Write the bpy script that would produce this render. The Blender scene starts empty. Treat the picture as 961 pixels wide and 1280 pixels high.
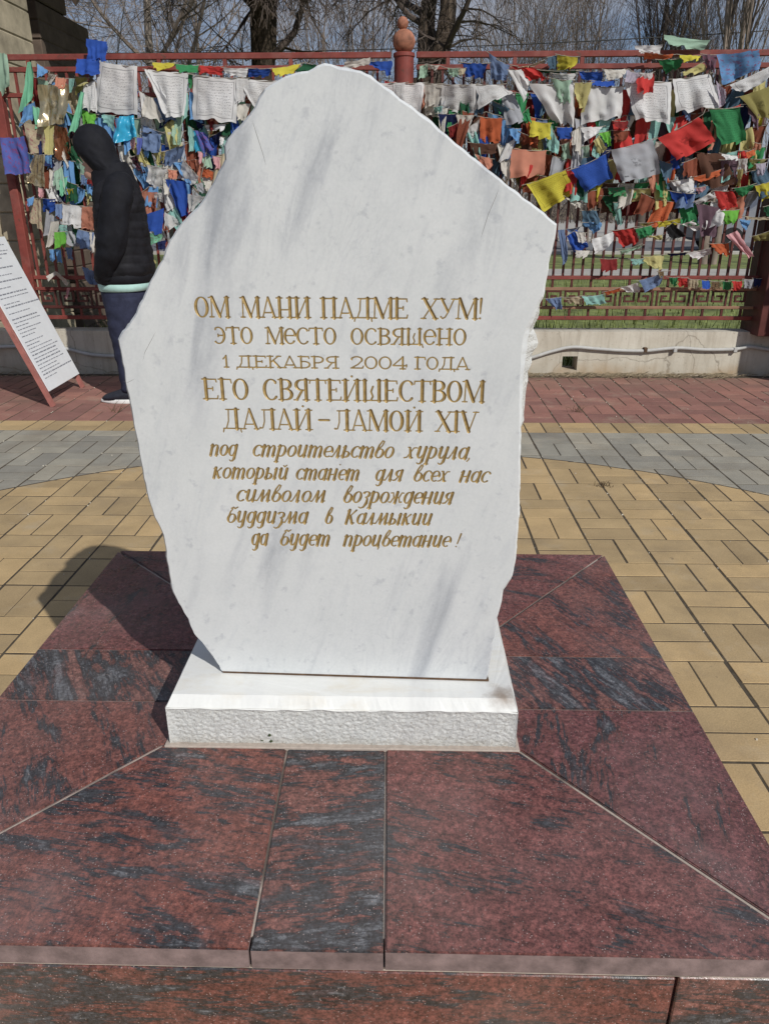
import bpy, bmesh, math, random
import numpy as np
from mathutils import Vector, Matrix, noise
R = math.radians
random.seed(7)
scene = bpy.context.scene
COL = scene.collection

# ------------------------------------------------------------------ camera, sky, sun, exposure
F_PX, PITCH, YAW, ROLL, CAM_H = 943.0, 0.388, -0.024, -0.002, 1.146
_f = Vector((math.sin(YAW)*math.cos(PITCH), math.cos(YAW)*math.cos(PITCH), -math.sin(PITCH)))
_r0 = Vector((math.cos(YAW), -math.sin(YAW), 0)); _u0 = _r0.cross(_f)
CR = _r0*math.cos(ROLL)+_u0*math.sin(ROLL); CU = -_r0*math.sin(ROLL)+_u0*math.cos(ROLL); CF = _f
cd = bpy.data.cameras.new('camera'); cam = bpy.data.objects.new('camera', cd); COL.objects.link(cam)
cd.sensor_fit = 'VERTICAL'; cd.sensor_height = 24; cd.lens = F_PX/1280*24
cd.clip_start = 0.02; cd.clip_end = 2000
m = Matrix((CR, CU, -CF)).transposed().to_4x4(); m.translation = (0, 0, CAM_H)
cam.matrix_world = m; scene.camera = cam

SUNV = Vector((0.77, -1.05, 1.0)).normalized()
w = bpy.data.worlds.new('World'); scene.world = w; w.use_nodes = True
nt = w.node_tree; nt.nodes.clear()
def wn(t, **k):
    n = nt.nodes.new(t)
    for a, b in k.items(): setattr(n, a, b)
    return n
out = wn('ShaderNodeOutputWorld'); bg = wn('ShaderNodeBackground'); bg.inputs[1].default_value = 0.085
sky = wn('ShaderNodeTexSky', sky_type='NISHITA', sun_disc=False)
sky.sun_elevation = math.asin(SUNV.z); sky.sun_rotation = math.atan2(SUNV.x, SUNV.y)
sky.altitude = 0; sky.air_density = 1.0; sky.dust_density = 0.6; sky.ozone_density = 2.5
tc = wn('ShaderNodeTexCoord'); mp = wn('ShaderNodeMapping'); mp.inputs['Scale'].default_value = (1, 1, 3.2)
nz = wn('ShaderNodeTexNoise'); nz.inputs['Scale'].default_value = 2.6; nz.inputs['Detail'].default_value = 7; nz.inputs['Roughness'].default_value = .55
cr = wn('ShaderNodeValToRGB'); cr.color_ramp.elements[0].position = .38; cr.color_ramp.elements[1].position = .62
mx = wn('ShaderNodeMix', data_type='RGBA'); mx.inputs[7].default_value = (4.3, 4.7, 5.6, 1)
tint = wn('ShaderNodeMix', data_type='RGBA', blend_type='MULTIPLY'); tint.inputs[0].default_value = 1; tint.inputs[7].default_value = (.66, .70, .80, 1)
nt.links.new(tc.outputs['Generated'], mp.inputs[0]); nt.links.new(mp.outputs[0], nz.inputs[0]); nt.links.new(nz.outputs[0], cr.inputs[0])
nt.links.new(sky.outputs[0], tint.inputs[6]); nt.links.new(tint.outputs[2], mx.inputs[6]); nt.links.new(cr.outputs[0], mx.inputs[0])
nt.links.new(mx.outputs[2], bg.inputs[0]); nt.links.new(bg.outputs[0], out.inputs[0])
sl = bpy.data.lights.new('sun', 'SUN'); sl.energy = 4.0; sl.angle = R(.53); sl.color = (1, .965, .905)
so = bpy.data.objects.new('sun', sl); COL.objects.link(so); so.rotation_euler = SUNV.to_track_quat('Z', 'Y').to_euler(); so.location = (4, -5, 8)
scene.view_settings.view_transform = 'Standard'; scene.view_settings.look = 'None'
scene.view_settings.gamma = 1; scene.view_settings.use_curve_mapping = False
scene.view_settings.exposure = -0.12
scene.cycles.max_bounces = 6; scene.cycles.use_denoising = True

# ------------------------------------------------------------------ helpers
def ray(px, py): return CF + CR*((px-480.5)/F_PX) - CU*((py-640)/F_PX)
CAM = Vector((0, 0, CAM_H))
def at(px, py, Y): v = ray(px, py); return CAM + v*(Y/v.y)
def atz(px, py, z): v = ray(px, py); return CAM + v*((z-CAM_H)/v.z)

def wloc(o):
    p = Vector((0, 0, 0))
    while o: p += o.location; o = o.parent
    return p
def obj(name, me, mat=None, parent=None):
    o = bpy.data.objects.new(name, me); COL.objects.link(o)
    if mat is not None:
        for q in (mat if isinstance(mat, (list, tuple)) else [mat]): me.materials.append(q)
    if parent:
        o.parent = parent; me.transform(Matrix.Translation(-wloc(parent)))
    return o
def tag(o, label=None, cat=None, group=None, kind=None):
    if label: o['label'] = label
    if cat: o['category'] = cat
    if group: o['group'] = group
    if kind: o['kind'] = kind
    return o
def empty(name, loc, label, cat, group=None):
    o = bpy.data.objects.new(name, None); COL.objects.link(o); o.location = loc; o.empty_display_size = .1
    return tag(o, label, cat, group)

class MB:
    def __init__(s): s.v = []; s.f = []; s.mi = []; s.uv = []; s.cm = 0; s.at = []; s.ca = 0.0
    def add(s, vs, fs, uvs=None):
        b = len(s.v); s.v += [tuple(v) for v in vs]; s.at += [s.ca]*len(vs)
        for f in fs: s.f.append(tuple(b+i for i in f)); s.mi.append(s.cm)
        s.uv += uvs if uvs else [(0, 0)]*len(vs)
    def box(s, x0, y0, z0, x1, y1, z1, bev=0.0):
        if bev <= 0:
            vs = [(x, y, z) for z in (z0, z1) for y in (y0, y1) for x in (x0, x1)]
            s.add(vs, [(0, 2, 3, 1), (4, 5, 7, 6), (0, 1, 5, 4), (2, 6, 7, 3), (0, 4, 6, 2), (1, 3, 7, 5)]); return
        bm = bmesh.new(); bmesh.ops.create_cube(bm, size=1)
        for v in bm.verts: v.co = Vector(((x0+x1)/2+v.co.x*(x1-x0), (y0+y1)/2+v.co.y*(y1-y0), (z0+z1)/2+v.co.z*(z1-z0)))
        bmesh.ops.bevel(bm, geom=list(bm.edges), offset=bev, segments=1, affect='EDGES'); s.bm(bm)
    def bm(s, bm):
        bm.verts.index_update(); s.add([v.co[:] for v in bm.verts], [[v.index for v in f.verts] for f in bm.faces]); bm.free()
    def tube(s, pts, rad, n=6, caps=True):
        pts = [Vector(p) for p in pts]; k = len(pts)
        rad = rad if isinstance(rad, (list, tuple)) else [rad]*k
        vs = []; ref = None
        for i in range(k):
            t = (pts[min(i+1, k-1)]-pts[max(i-1, 0)])
            t = t.normalized() if t.length > 1e-9 else Vector((0, 0, 1))
            if ref is None: ref = t.orthogonal().normalized()
            a = (ref - t*ref.dot(t));  a = a.normalized() if a.length > 1e-6 else t.orthogonal().normalized()
            ref = a; b = t.cross(a)
            for j in range(n):
                g = 2*math.pi*j/n; vs.append(pts[i]+(a*math.cos(g)+b*math.sin(g))*rad[i])
        fs = [(i*n+j, i*n+(j+1) % n, (i+1)*n+(j+1) % n, (i+1)*n+j) for i in range(k-1) for j in range(n)]
        if caps and n > 2: fs += [tuple(range(n-1, -1, -1)), tuple((k-1)*n+j for j in range(n))]
        s.add(vs, fs)
    def bar(s, a, b, wx, wy):
        a = Vector(a); b = Vector(b); t = (b-a).normalized(); p = t.orthogonal() if abs(t.z) > .99 else Vector((0, 0, 1)).cross(t)
        if abs(t.z) > .99: p = Vector((1, 0, 0))
        p.normalize(); q = t.cross(p).normalized()
        vs = [c+p*(sx*wx/2)+q*(sy*wy/2) for c in (a, b) for sx, sy in ((-1, -1), (1, -1), (1, 1), (-1, 1))]
        s.add(vs, [(3, 2, 1, 0), (4, 5, 6, 7)]+[(j, (j+1) % 4, 4+(j+1) % 4, 4+j) for j in range(4)])
    def loft(s, rings, caps=True):
        n = len(rings[0]); vs = [v for r in rings for v in r]; k = len(rings)
        fs = [(i*n+j, i*n+(j+1) % n, (i+1)*n+(j+1) % n, (i+1)*n+j) for i in range(k-1) for j in range(n)]
        if caps: fs += [tuple(range(n-1, -1, -1)), tuple((k-1)*n+j for j in range(n))]
        s.add(vs, fs)
    def lathe(s, prof, c, n=24):
        s.loft([[(c[0]+r*math.cos(2*math.pi*j/n), c[1]+r*math.sin(2*math.pi*j/n), c[2]+z) for j in range(n)] for r, z in prof])
    def mesh(s, name, smooth=False, uv=False, attr=None):
        me = bpy.data.meshes.new(name); me.from_pydata(s.v, [], s.f)
        if any(s.mi): me.polygons.foreach_set('material_index', s.mi)
        if uv:
            l = me.uv_layers.new(name='UVMap'); vi = np.empty(len(me.loops), np.int32); me.loops.foreach_get('vertex_index', vi)
            l.data.foreach_set('uv', np.array(s.uv, np.float32)[vi].ravel())
        if attr:
            a = me.attributes.new(attr, 'FLOAT', 'POINT'); a.data.foreach_set('value', np.array(s.at, np.float32))
        if smooth: me.polygons.foreach_set('use_smooth', [True]*len(me.polygons))
        me.update(); return me
    def build(s, name, mat, parent=None, smooth=False, uv=False, attr=None):
        return obj(name, s.mesh(name, smooth, uv, attr), mat, parent)

# ------------------------------------------------------------------ materials
class NT:
    def __init__(s, name):
        s.m = bpy.data.materials.new(name); s.m.use_nodes = True; s.t = s.m.node_tree; s.t.nodes.clear()
        s.o = s.n('ShaderNodeOutputMaterial')
    def n(s, t, **k):
        q = s.t.nodes.new(t)
        for a, b in k.items(): setattr(q, a, b)
        return q
    def l(s, a, b): s.t.links.new(a, b)
    def val(s, sock, v):
        if isinstance(v, (int, float)): sock.default_value = v
        elif isinstance(v, tuple): sock.default_value = v if len(v) == len(sock.default_value) else (*v, 1)
        else: s.l(v, sock)
    def noise(s, scale, detail=4, rough=.55, vec=None, dist=0):
        q = s.n('ShaderNodeTexNoise'); q.inputs['Scale'].default_value = scale; q.inputs['Detail'].default_value = detail
        q.inputs['Roughness'].default_value = rough; q.inputs['Distortion'].default_value = dist
        if vec is not None: s.l(vec, q.inputs['Vector'])
        return q.outputs[0]
    def ramp(s, fac, stops):
        q = s.n('ShaderNodeValToRGB'); e = q.color_ramp.elements
        while len(e) < len(stops): e.new(.5)
        for i, (p, c) in enumerate(stops): e[i].position = p; e[i].color = (*c, 1) if isinstance(c, tuple) else (c, c, c, 1)
        s.val(q.inputs[0], fac); return q.outputs[0]
    def mix(s, fac, a, b, mode='MIX'):
        q = s.n('ShaderNodeMix', data_type='RGBA', blend_type=mode); s.val(q.inputs[0], fac); s.val(q.inputs[6], a); s.val(q.inputs[7], b); return q.outputs[2]
    def math(s, op, a, b=0.0, c=None, clamp=False):
        q = s.n('ShaderNodeMath', operation=op, use_clamp=clamp); s.val(q.inputs[0], a); s.val(q.inputs[1], b)
        if c is not None: s.val(q.inputs[2], c)
        return q.outputs[0]
    def coord(s, kind='Object'): return s.n('ShaderNodeTexCoord').outputs[kind]
    def map(s, vec, loc=(0, 0, 0), rot=(0, 0, 0), scale=(1, 1, 1)):
        if any(rot):   # turn first, then stretch
            q = s.n('ShaderNodeMapping'); s.l(vec, q.inputs[0]); q.inputs[2].default_value = rot; vec = q.outputs[0]
        q = s.n('ShaderNodeMapping'); s.l(vec, q.inputs[0]); s.val(q.inputs[1], loc); q.inputs[3].default_value = scale; return q.outputs[0]
    def attr(s, name): return s.n('ShaderNodeAttribute', attribute_name=name).outputs['Fac']
    def bump(s, h, strength=.3, dist=.01):
        q = s.n('ShaderNodeBump'); q.inputs['Strength'].default_value = strength; q.inputs['Distance'].default_value = dist; s.l(h, q.inputs['Height']); return q.outputs[0]
    def bsdf(s, col, rough=.6, spec=.4, metal=0.0, normal=None, sheen=0):
        q = s.n('ShaderNodeBsdfPrincipled'); s.val(q.inputs['Base Color'], col); s.val(q.inputs['Roughness'], rough); s.val(q.inputs['Metallic'], metal)
        q.inputs['Specular IOR Level'].default_value = spec
        if normal is not None: s.l(normal, q.inputs['Normal'])
        s.l(q.outputs[0], s.o.inputs[0]); return q

def m_simple(name, col, rough=.6, var=.25, scale=14, spec=.4, metal=0.0, bump=.15):
    k = NT(name); c = k.coord(); f = k.noise(scale, 6, .6, c)
    d = tuple(x*(1-var) for x in col); l = tuple(min(1, x*(1+var)) for x in col)
    k.bsdf(k.ramp(f, [(.3, d), (.7, l)]), rough, spec, metal, k.bump(k.noise(scale*4, 4, .6, c), bump, .004)); return k.m

def m_marble(lift=False):
    k = NT('white_marble'); c = k.coord()
    v = k.map(c, rot=(0, R(-17), 0), scale=(7.5, 1.2, 1.3))
    n1 = k.noise(2.1, 8, .62, v, .5)
    veins = k.ramp(n1, [(.40, (.625, .645, .648)), (.53, (.60, .62, .628)), (.61, (.50, .52, .54)), (.71, (.35, .37, .40))])
    n0 = k.noise(3.0, 3, .5, c)
    base = k.mix(k.ramp(n0, [(.36, .15), (.60, 1.0)]), (.625, .645, .648), veins)
    v2 = k.map(c, loc=(3, 0, 1), rot=(0, R(-19), 0), scale=(22, 4, 3.2))
    n2 = k.noise(2.3, 10, .7, v2, 1.0)
    base = k.mix(k.ramp(n2, [(.55, 0.0), (.66, .36)]), base, (.52, .545, .57))
    sp = k.noise(55, 4, .6, c); base = k.mix(k.ramp(sp, [(.60, 0.0), (.70, .5)]), base, (.42, .44, .47))
    mot = k.ramp(k.noise(11, 9, .68, c, .4), [(.32, .40), (.68, .58)]); base = k.mix(.42, base, mot, 'OVERLAY')
    fv = k.noise(4.2, 9, .6, k.map(c, loc=(1, 0, 5), rot=(0, R(-15), 0), scale=(5, 1.5, 1.6)), 1.6); ln_ = k.math('ABSOLUTE', k.math('SUBTRACT', fv, .5))
    base = k.mix(k.math('MULTIPLY', k.ramp(ln_, [(.0, .26), (.022, 0.0)]), k.ramp(k.noise(2.6, 3, .5, k.map(c, loc=(0, 3, 0))), [(.46, 0.0), (.60, 1.0)])), base, (.42, .44, .47))
    g = k.noise(260, 2, .5, c); base = k.mix(.12, base, g, 'OVERLAY')
    if lift: base = k.mix(.66, base, (.80, .80, .765))
    # tan weathering in a few patches towards the foot of the stone
    return k, base, c
k, base, c = m_marble()
k.bsdf(base, .42, .35, normal=k.bump(k.noise(90, 5, .6, c), .06, .002)); MARBLE = k.m
k, base, c = m_marble(True); k.m.name = 'rough_marble'
nn = k.noise(240, 8, .75, c)
sz_ = k.n('ShaderNodeSeparateXYZ'); k.l(c, sz_.inputs[0]); ft = k.ramp(k.math('ADD', sz_.outputs[2], k.math('MULTIPLY', k.noise(30, 6, .65, c), .03)), [(.016, .7), (.036, 0.0)]) 
base = k.mix(k.math('MULTIPLY', ft, .6), base, (.40, .36, .29))
k.bsdf(k.mix(k.ramp(nn, [(.38, .6), (.47, 0.0)]), base, (.36, .33, .28)), .8, .2, normal=k.bump(k.noise(260, 8, .8, c), .8, .005)); ROUGHM = k.m
k, base, c = m_marble(); k.m.name = 'gilded_marble'
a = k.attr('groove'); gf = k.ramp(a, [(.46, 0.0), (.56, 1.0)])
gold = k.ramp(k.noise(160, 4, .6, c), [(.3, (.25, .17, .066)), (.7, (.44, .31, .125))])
rim = k.ramp(a, [(.45, 0.0), (.52, .5), (.62, 0.0)])  # dark line painted along the groove edges, standing for shade in the cut
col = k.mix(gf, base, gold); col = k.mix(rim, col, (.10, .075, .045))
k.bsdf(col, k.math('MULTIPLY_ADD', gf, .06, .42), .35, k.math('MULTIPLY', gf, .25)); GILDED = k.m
# base block: same stone, brown water stains
k, base, c = m_marble(True); k.m.name = 'stained_marble'
wv = k.map(c, scale=(6, 14, 5)); st = k.noise(1.8, 6, .65, wv, .6)
base = k.mix(k.ramp(st, [(.5, 0.0), (.75, .5)]), base, (.62, .55, .42))
d = k.n('ShaderNodeVectorMath', operation='DISTANCE'); k.l(c, d.inputs[0]); d.inputs[1].default_value = (.252, -.158, .09)
blot = k.math('ADD', d.outputs['Value'], k.math('MULTIPLY', k.noise(60, 5, .6, c), .04))
base = k.mix(k.ramp(blot, [(.025, .75), (.052, 0.0)]), base, (.19, .12, .07))
k.bsdf(base, .5, .3, normal=k.bump(k.noise(120, 5, .6, c), .1, .002)); STAINM = k.m

def m_granite(name, rot, dark, red=(.180, .062, .046)):
    k = NT(name); c = k.coord(); rn = k.n('ShaderNodeObjectInfo').outputs['Random']
    off = k.n('ShaderNodeCombineXYZ'); k.l(k.math('MULTIPLY', rn, 37.0), off.inputs[0]); k.l(k.math('MULTIPLY', rn, 91.0), off.inputs[1])
    ad = k.n('ShaderNodeVectorMath', operation='ADD'); k.l(c, ad.inputs[0]); k.l(off.outputs[0], ad.inputs[1])
    v = k.map(ad.outputs[0], rot=(0, 0, rot), scale=(2.6, 9, 9)); fib = k.noise(6, 8, .72, k.map(ad.outputs[0], rot=(0, 0, rot), scale=(5, 34, 34)), .5)
    n1 = k.noise(1.05, 9, .68, v, 1.7); n2 = k.noise(3.6, 9, .72, v, 1.1)
    f = k.math('ADD', n1, k.math('ADD', k.math('MULTIPLY', k.math('SUBTRACT', n2, .5), .75), k.math('MULTIPLY', k.math('SUBTRACT', fib, .5), .55)))
    dk = tuple(x for x in (.022, .023, .028))
    col = k.ramp(f, [(.33-dark, red), (.43-dark, tuple(x*.85 for x in red)), (.52-dark, (.125, .048, .040)), (.555-dark, (.030, .026, .028)), (.64-dark, (.034, .037, .043)), (.72-dark, (.11, .115, .125))])
    pk = k.noise(2.2, 6, .6, k.map(ad.outputs[0], loc=(4, 2, 0), rot=(0, 0, rot), scale=(4, 9, 9)), .8)
    col = k.mix(k.ramp(pk, [(.55, 0.0), (.78, .4)]), col, (.25, .11, .095))
    gr = k.ramp(k.noise(210, 4, .75, c), [(.34, .04), (.66, 1.0)]); col = k.mix(.75, col, gr, 'OVERLAY'); cg = k.ramp(k.noise(85, 3, .65, c), [(.38, .22), (.62, .80)]); col = k.mix(.45, col, cg, 'OVERLAY')
    vo = k.n('ShaderNodeTexVoronoi'); vo.inputs['Scale'].default_value = 210; k.l(c, vo.inputs['Vector'])
    spc = k.math('MULTIPLY', k.ramp(vo.outputs['Distance'], [(.10, 1.0), (.22, 0.0)]), k.ramp(k.noise(45, 2, .5, c), [(.42, 0.0), (.56, .85)]))
    col = k.mix(spc, col, (.42, .33, .31))
    dust = k.noise(3.5, 5, .6, c); col = k.mix(k.ramp(dust, [(.42, .03), (.60, .12), (.76, .34)]), col, (.36, .31, .295))
    k.bsdf(col, k.ramp(k.noise(30, 4, .6, c), [(.3, .20), (.7, .42)]), .5, normal=k.bump(gr, .14, .001)); return k.m
GR_X = m_granite('banded_red_granite', R(8), .0)
GR_X2 = m_granite('red_granite', R(14), -.045, (.160, .058, .051))
GR_XD = m_granite('dark_banded_granite', R(-6), .075, (.20, .082, .066))
GR_Y = m_granite('red_granite_turned', R(62), -.025, (.172, .064, .050))
GR_Y2 = m_granite('maroon_granite_turned', R(100), -.075, (.145, .054, .052))
GR_YD = m_granite('grey_granite_turned', R(60), .085, (.20, .095, .078))
GR_F = m_granite('front_granite', R(3), .0, (.16, .054, .042))
SAWN = m_simple('sawn_granite_edge', (.20, .145, .14), .85, .5, 28)
k = NT('mortar'); c = k.coord(); mo = k.ramp(k.noise(3.2, 5, .6, c), [(.40, (.12, .10, .085)), (.47, (.42, .36, .31))]); mo = k.mix(.35, mo, k.noise(150, 4, .6, c), 'OVERLAY')
k.bsdf(mo, .95, .2); MORTAR = k.m
RUST = m_simple('rusty_mortar', (.10, .06, .035), .95, .4, 60)

def m_paving():
    k = NT('paving_bricks'); c = k.coord(); rn = k.attr('rnd')
    s = k.n('ShaderNodeSeparateXYZ'); k.l(c, s.inputs[0]); x, y = s.outputs[0], s.outputs[1]
    dx = k.math('ADD', x, .09); dy = k.math('SUBTRACT', y, 1.074)
    r = k.math('SQRT', k.math('ADD', k.math('MULTIPLY', dx, dx), k.math('MULTIPLY', dy, dy)))
    gy = k.math('MULTIPLY', k.math('GREATER_THAN', r, 2.547), k.math('LESS_THAN', y, 3.954))
    rd = k.math('GREATER_THAN', y, 4.154)
    col = k.mix(gy, (.43, .315, .17), (.30, .285, .24)); col = k.mix(rd, col, (.285, .145, .12))
    mottle = k.noise(7, 6, .6, c); col = k.mix(.5, col, k.ramp(mottle, [(.3, .36), (.7, .62)]), 'OVERLAY')
    col = k.mix(.9, col, k.ramp(rn, [(0, (.40, .40, .41)), (.5, .5), (1, (.60, .58, .55))]), 'OVERLAY')
    fine = k.noise(230, 4, .65, c); col = k.mix(.38, col, fine, 'OVERLAY')
    cut = k.math('MULTIPLY', k.math('LESS_THAN', k.math('ABSOLUTE', k.math('SUBTRACT', r, 2.547)), .0045), k.math('LESS_THAN', y, 3.95))
    dirt = k.noise(2.2, 7, .68, c)
    col = k.mix(k.ramp(dirt, [(.50, 0.0), (.70, .42)]), col, (.19, .15, .11))
    sand = k.noise(4.5, 7, .7, k.map(c, loc=(7, 3, 0))); col = k.mix(k.ramp(sand, [(.55, 0.0), (.72, .4)]), col, (.46, .40, .30))
    spots = k.noise(42, 3, .6, c); col = k.mix(k.ramp(spots, [(.68, 0.0), (.74, .5)]), col, (.10, .08, .06))
    far = k.math('MULTIPLY', k.math('SUBTRACT', y, 4.95), 1.6, clamp=True)
    col = k.mix(k.math('MULTIPLY', far, k.ramp(k.noise(9, 6, .6, c), [(.35, .2), (.6, .95)])), col, (.20, .155, .115))
    col = k.mix(cut, col, (.05, .04, .03))
    k.bsdf(col, .85, .25, normal=k.bump(fine, .35, .002)); return k.m
PAVE = m_paving()
JOINT = m_simple('joint_soil', (.075, .060, .041), .95, .45, 40)
SOIL = m_simple('dry_ground', (.20, .17, .10), .95, .35, 2)
GRASSM = m_simple('grass', (.16, .19, .060), .8, .55, 3, bump=0)
ASPH = m_simple('asphalt', (.16, .16, .165), .9, .2, 3)
CONC = m_simple('pale_concrete', (.38, .365, .335), .9, .15, 4)

def m_wall():
    k = NT('stained_concrete'); c = k.coord()
    n1 = k.noise(5, 7, .6, c); col = k.ramp(n1, [(.3, (.48, .44, .36)), (.7, (.60, .565, .48))])
    pits = k.noise(55, 3, .6, c); col = k.mix(k.ramp(pits, [(.66, 0.0), (.72, .7)]), col, (.20, .17, .13))
    crk = k.n('ShaderNodeTexVoronoi', feature='DISTANCE_TO_EDGE'); crk.inputs['Scale'].default_value = 1.7
    wv_ = k.n('ShaderNodeMix', data_type='RGBA'); wv_.inputs[0].default_value = .14; k.l(c, wv_.inputs[6]); nzc = k.n('ShaderNodeTexNoise'); nzc.inputs['Scale'].default_value = 5; nzc.inputs['Detail'].default_value = 6; k.l(c, nzc.inputs[0]); k.l(nzc.outputs['Color'], wv_.inputs[7]); k.l(wv_.outputs[2], crk.inputs['Vector'])
    col = k.mix(k.ramp(crk.outputs['Distance'], [(.0, .65), (.006, 0.0)]), col, (.16, .13, .10))
    st = k.noise(3, 6, .7, k.map(c, scale=(6, 1, .5)), .4); col = k.mix(k.ramp(st, [(.46, 0.0), (.72, .6)]), col, (.30, .26, .20))
    s = k.n('ShaderNodeSeparateXYZ'); k.l(c, s.inputs[0])
    low = k.math('MULTIPLY', k.ramp(k.math('ADD', s.outputs[2], k.math('MULTIPLY', k.noise(7, 5, .6, c), .12)), [(.07, 1.0), (.16, 0.0)]), k.ramp(k.noise(2.4, 4, .6, c), [(.4, .1), (.6, .65)]))
    col = k.mix(low, col, (.40, .26, .13))
    k.bsdf(col, .9, .2, normal=k.bump(k.noise(60, 6, .65, c), .35, .004)); return k.m
WALLM = m_wall()
k = NT('red_brown_paint'); c = k.coord(); rp = k.ramp(k.noise(9, 6, .6, c), [(.3, (.13, .030, .025)), (.7, (.245, .055, .042))])
rp = k.mix(k.ramp(k.noise(26, 6, .7, c), [(.58, 0.0), (.66, .8)]), rp, (.085, .045, .03)); rp = k.mix(k.ramp(k.noise(5, 6, .65, k.map(c, loc=(3, 1, 2))), [(.52, 0.0), (.75, .45)]), rp, (.33, .17, .14))
k.bsdf(rp, k.ramp(k.noise(14, 4, .6, c), [(.3, .45), (.7, .8)]), .35, normal=k.bump(k.noise(40, 5, .65, c), .35, .003)); REDP = k.m
BARP = m_simple('dark_red_brown_paint', (.085, .024, .020), .55, .4, 9, .35)
TANP = m_simple('faded_tan_paint', (.25, .14, .085), .6, .3, 9)
TERRA = m_simple('terracotta_paint', (.30, .125, .075), .75, .5, 26, bump=.5)
BLOCK = m_simple('yellow_sandlime_block', (.36, .31, .22), .9, .3, 8, bump=.5)
DBLOCK = m_simple('brown_block', (.115, .085, .065), .9, .3, 8, bump=.5)
GREYPIPE = m_simple('grey_conduit', (.45, .45, .43), .6, .12, 20)
WHITEB = m_simple('white_board', (.72, .75, .78), .45, .04, 10, bump=0)
INK = m_simple('grey_ink', (.20, .21, .25), .7, .1, 10, bump=0)
FRAMEP = m_simple('pinkish_red_frame', (.34, .13, .11), .5, .2, 20)
BARK = None
def m_bark():
    k = NT('furrowed_bark'); c = k.coord(); v = k.map(c, scale=(14, 14, 2.2)); n1 = k.noise(1.6, 8, .7, v, .8)
    k.bsdf(k.ramp(n1, [(.32, (.030, .022, .017)), (.55, (.115, .088, .066)), (.75, (.20, .155, .115))]), .95, .15, normal=k.bump(n1, 1.0, .06)); return k.m
BARK = m_bark()
TWIG = m_simple('grey_brown_twig', (.21, .17, .14), .9, .35, 3, bump=0)
TWIG2 = m_simple('dark_twig', (.085, .066, .055), .9, .35, 3, bump=0)
TWIG3 = m_simple('pale_poplar_bark', (.24, .205, .17), .9, .3, 4, bump=.2)

# ------------------------------------------------------------------ the setting: ground, paving, verge, road
def sheet(name, x0, y0, x1, y1, z, mat, kind='structure'):
    b = MB(); b.add([(x0, y0, z), (x1, y0, z), (x1, y1, z), (x0, y1, z)], [(0, 1, 2, 3)])
    return tag(b.build(name, mat), kind=kind)
sheet('ground', -300, -200, 300, 500, -.06, SOIL)
sheet('paving_bed', -9, -6, 9, 5.43, -.0016, JOINT)
def paving():
    b = MB(); rnd = random.Random(3)
    DX, DY, X0, Y0 = .197, .2, .877, 2.354
    def brick(x0, y0, x1, y1):
        # a brick with worn arrises: top face inset 2.5 mm from a rim a little lower
        b.ca = rnd.random(); dz = max(-.0006, min(.0008, rnd.gauss(0, .0004))); i = .0011
        tx, ty = rnd.gauss(0, .0009), rnd.gauss(0, .0009); a = rnd.gauss(0, .004); cx, cy = (x0+x1)/2, (y0+y1)/2
        def p(x, y, z):
            u, v = x-cx, y-cy; return (cx+tx+u-a*v, cy+ty+v+a*u, z+dz)
        vs = [p(x0, y0, -.012), p(x1, y0, -.012), p(x1, y1, -.012), p(x0, y1, -.012),
              p(x0, y0, -.0009), p(x1, y0, -.0009), p(x1, y1, -.0009), p(x0, y1, -.0009),
              p(x0+i, y0+i, 0), p(x1-i, y0+i, 0), p(x1-i, y1-i, 0), p(x0+i, y1-i, 0)]
        b.add(vs, [(8, 9, 10, 11)]+[(4+j, 4+(j+1) % 4, 8+(j+1) % 4, 8+j) for j in range(4)]+[(j, (j+1) % 4, 4+(j+1) % 4, 4+j) for j in range(4)])
    gx, gy = .0040, .0033
    for i in range(-30, 22):
        for q in range(-20, 16):
            x0, y0 = X0+i*DX, Y0+q*DY; x1, y1 = x0+DX, y0+DY
            if y1 > 5.46 or y0 < -1.6: continue
            if (i+q) % 2 == 0:
                ym = (y0+y1)/2
                brick(x0+gx, y0+gy, x1-gx, ym-.0029); brick(x0+gx, ym+.0029, x1-gx, y1-gy)
            else:
                xm = (x0+x1)/2
                brick(x0+gx, y0+gy, xm-.0030, y1-gy); brick(xm+.0030, y0+gy, x1-gx, y1-gy)
    tag(b.build('paving', PAVE, attr='rnd'), kind='structure')
paving()
sheet('grass_verge', -60, 5.60, 60, 12.9, .02, GRASSM)
sheet('footpath', -80, 12.9, 80, 14.6, .03, CONC)
sheet('far_verge', -80, 14.6, 80, 19.0, .02, GRASSM)
b = MB(); b.box(-80, 19.0, -.05, 80, 19.2, .09, .01); tag(b.build('kerb', CONC), kind='structure')
sheet('road', -120, 19.2, 120, 27, -.03, ASPH)
b = MB(); b.box(-120, 27, -.05, 120, 27.2, .09, .01); tag(b.build('far_kerb', CONC), kind='structure')
sheet('forecourt', -120, 27.2, 120, 60, .03, CONC)
def grass():
    b = MB(); rnd = random.Random(5)
    for _ in range(9000):
        y = 5.66+rnd.random()**1.6*7; x = rnd.uniform(-3.5, 3.5)*(y/5.5); h = rnd.uniform(.05, .14); a = rnd.uniform(0, 6.28)
        dx, dy = math.cos(a), math.sin(a); w_ = rnd.uniform(.004, .009); l = rnd.uniform(.01, .06)
        b.add([(x-dy*w_, y+dx*w_, .02), (x+dy*w_, y-dx*w_, .02), (x+dx*l, y+dy*l, .02+h)], [(0, 1, 2)])
    tag(b.build('grass', GRASSM), 'short green grass on the verge behind the fence', 'grass', kind='stuff')
grass()

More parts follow.
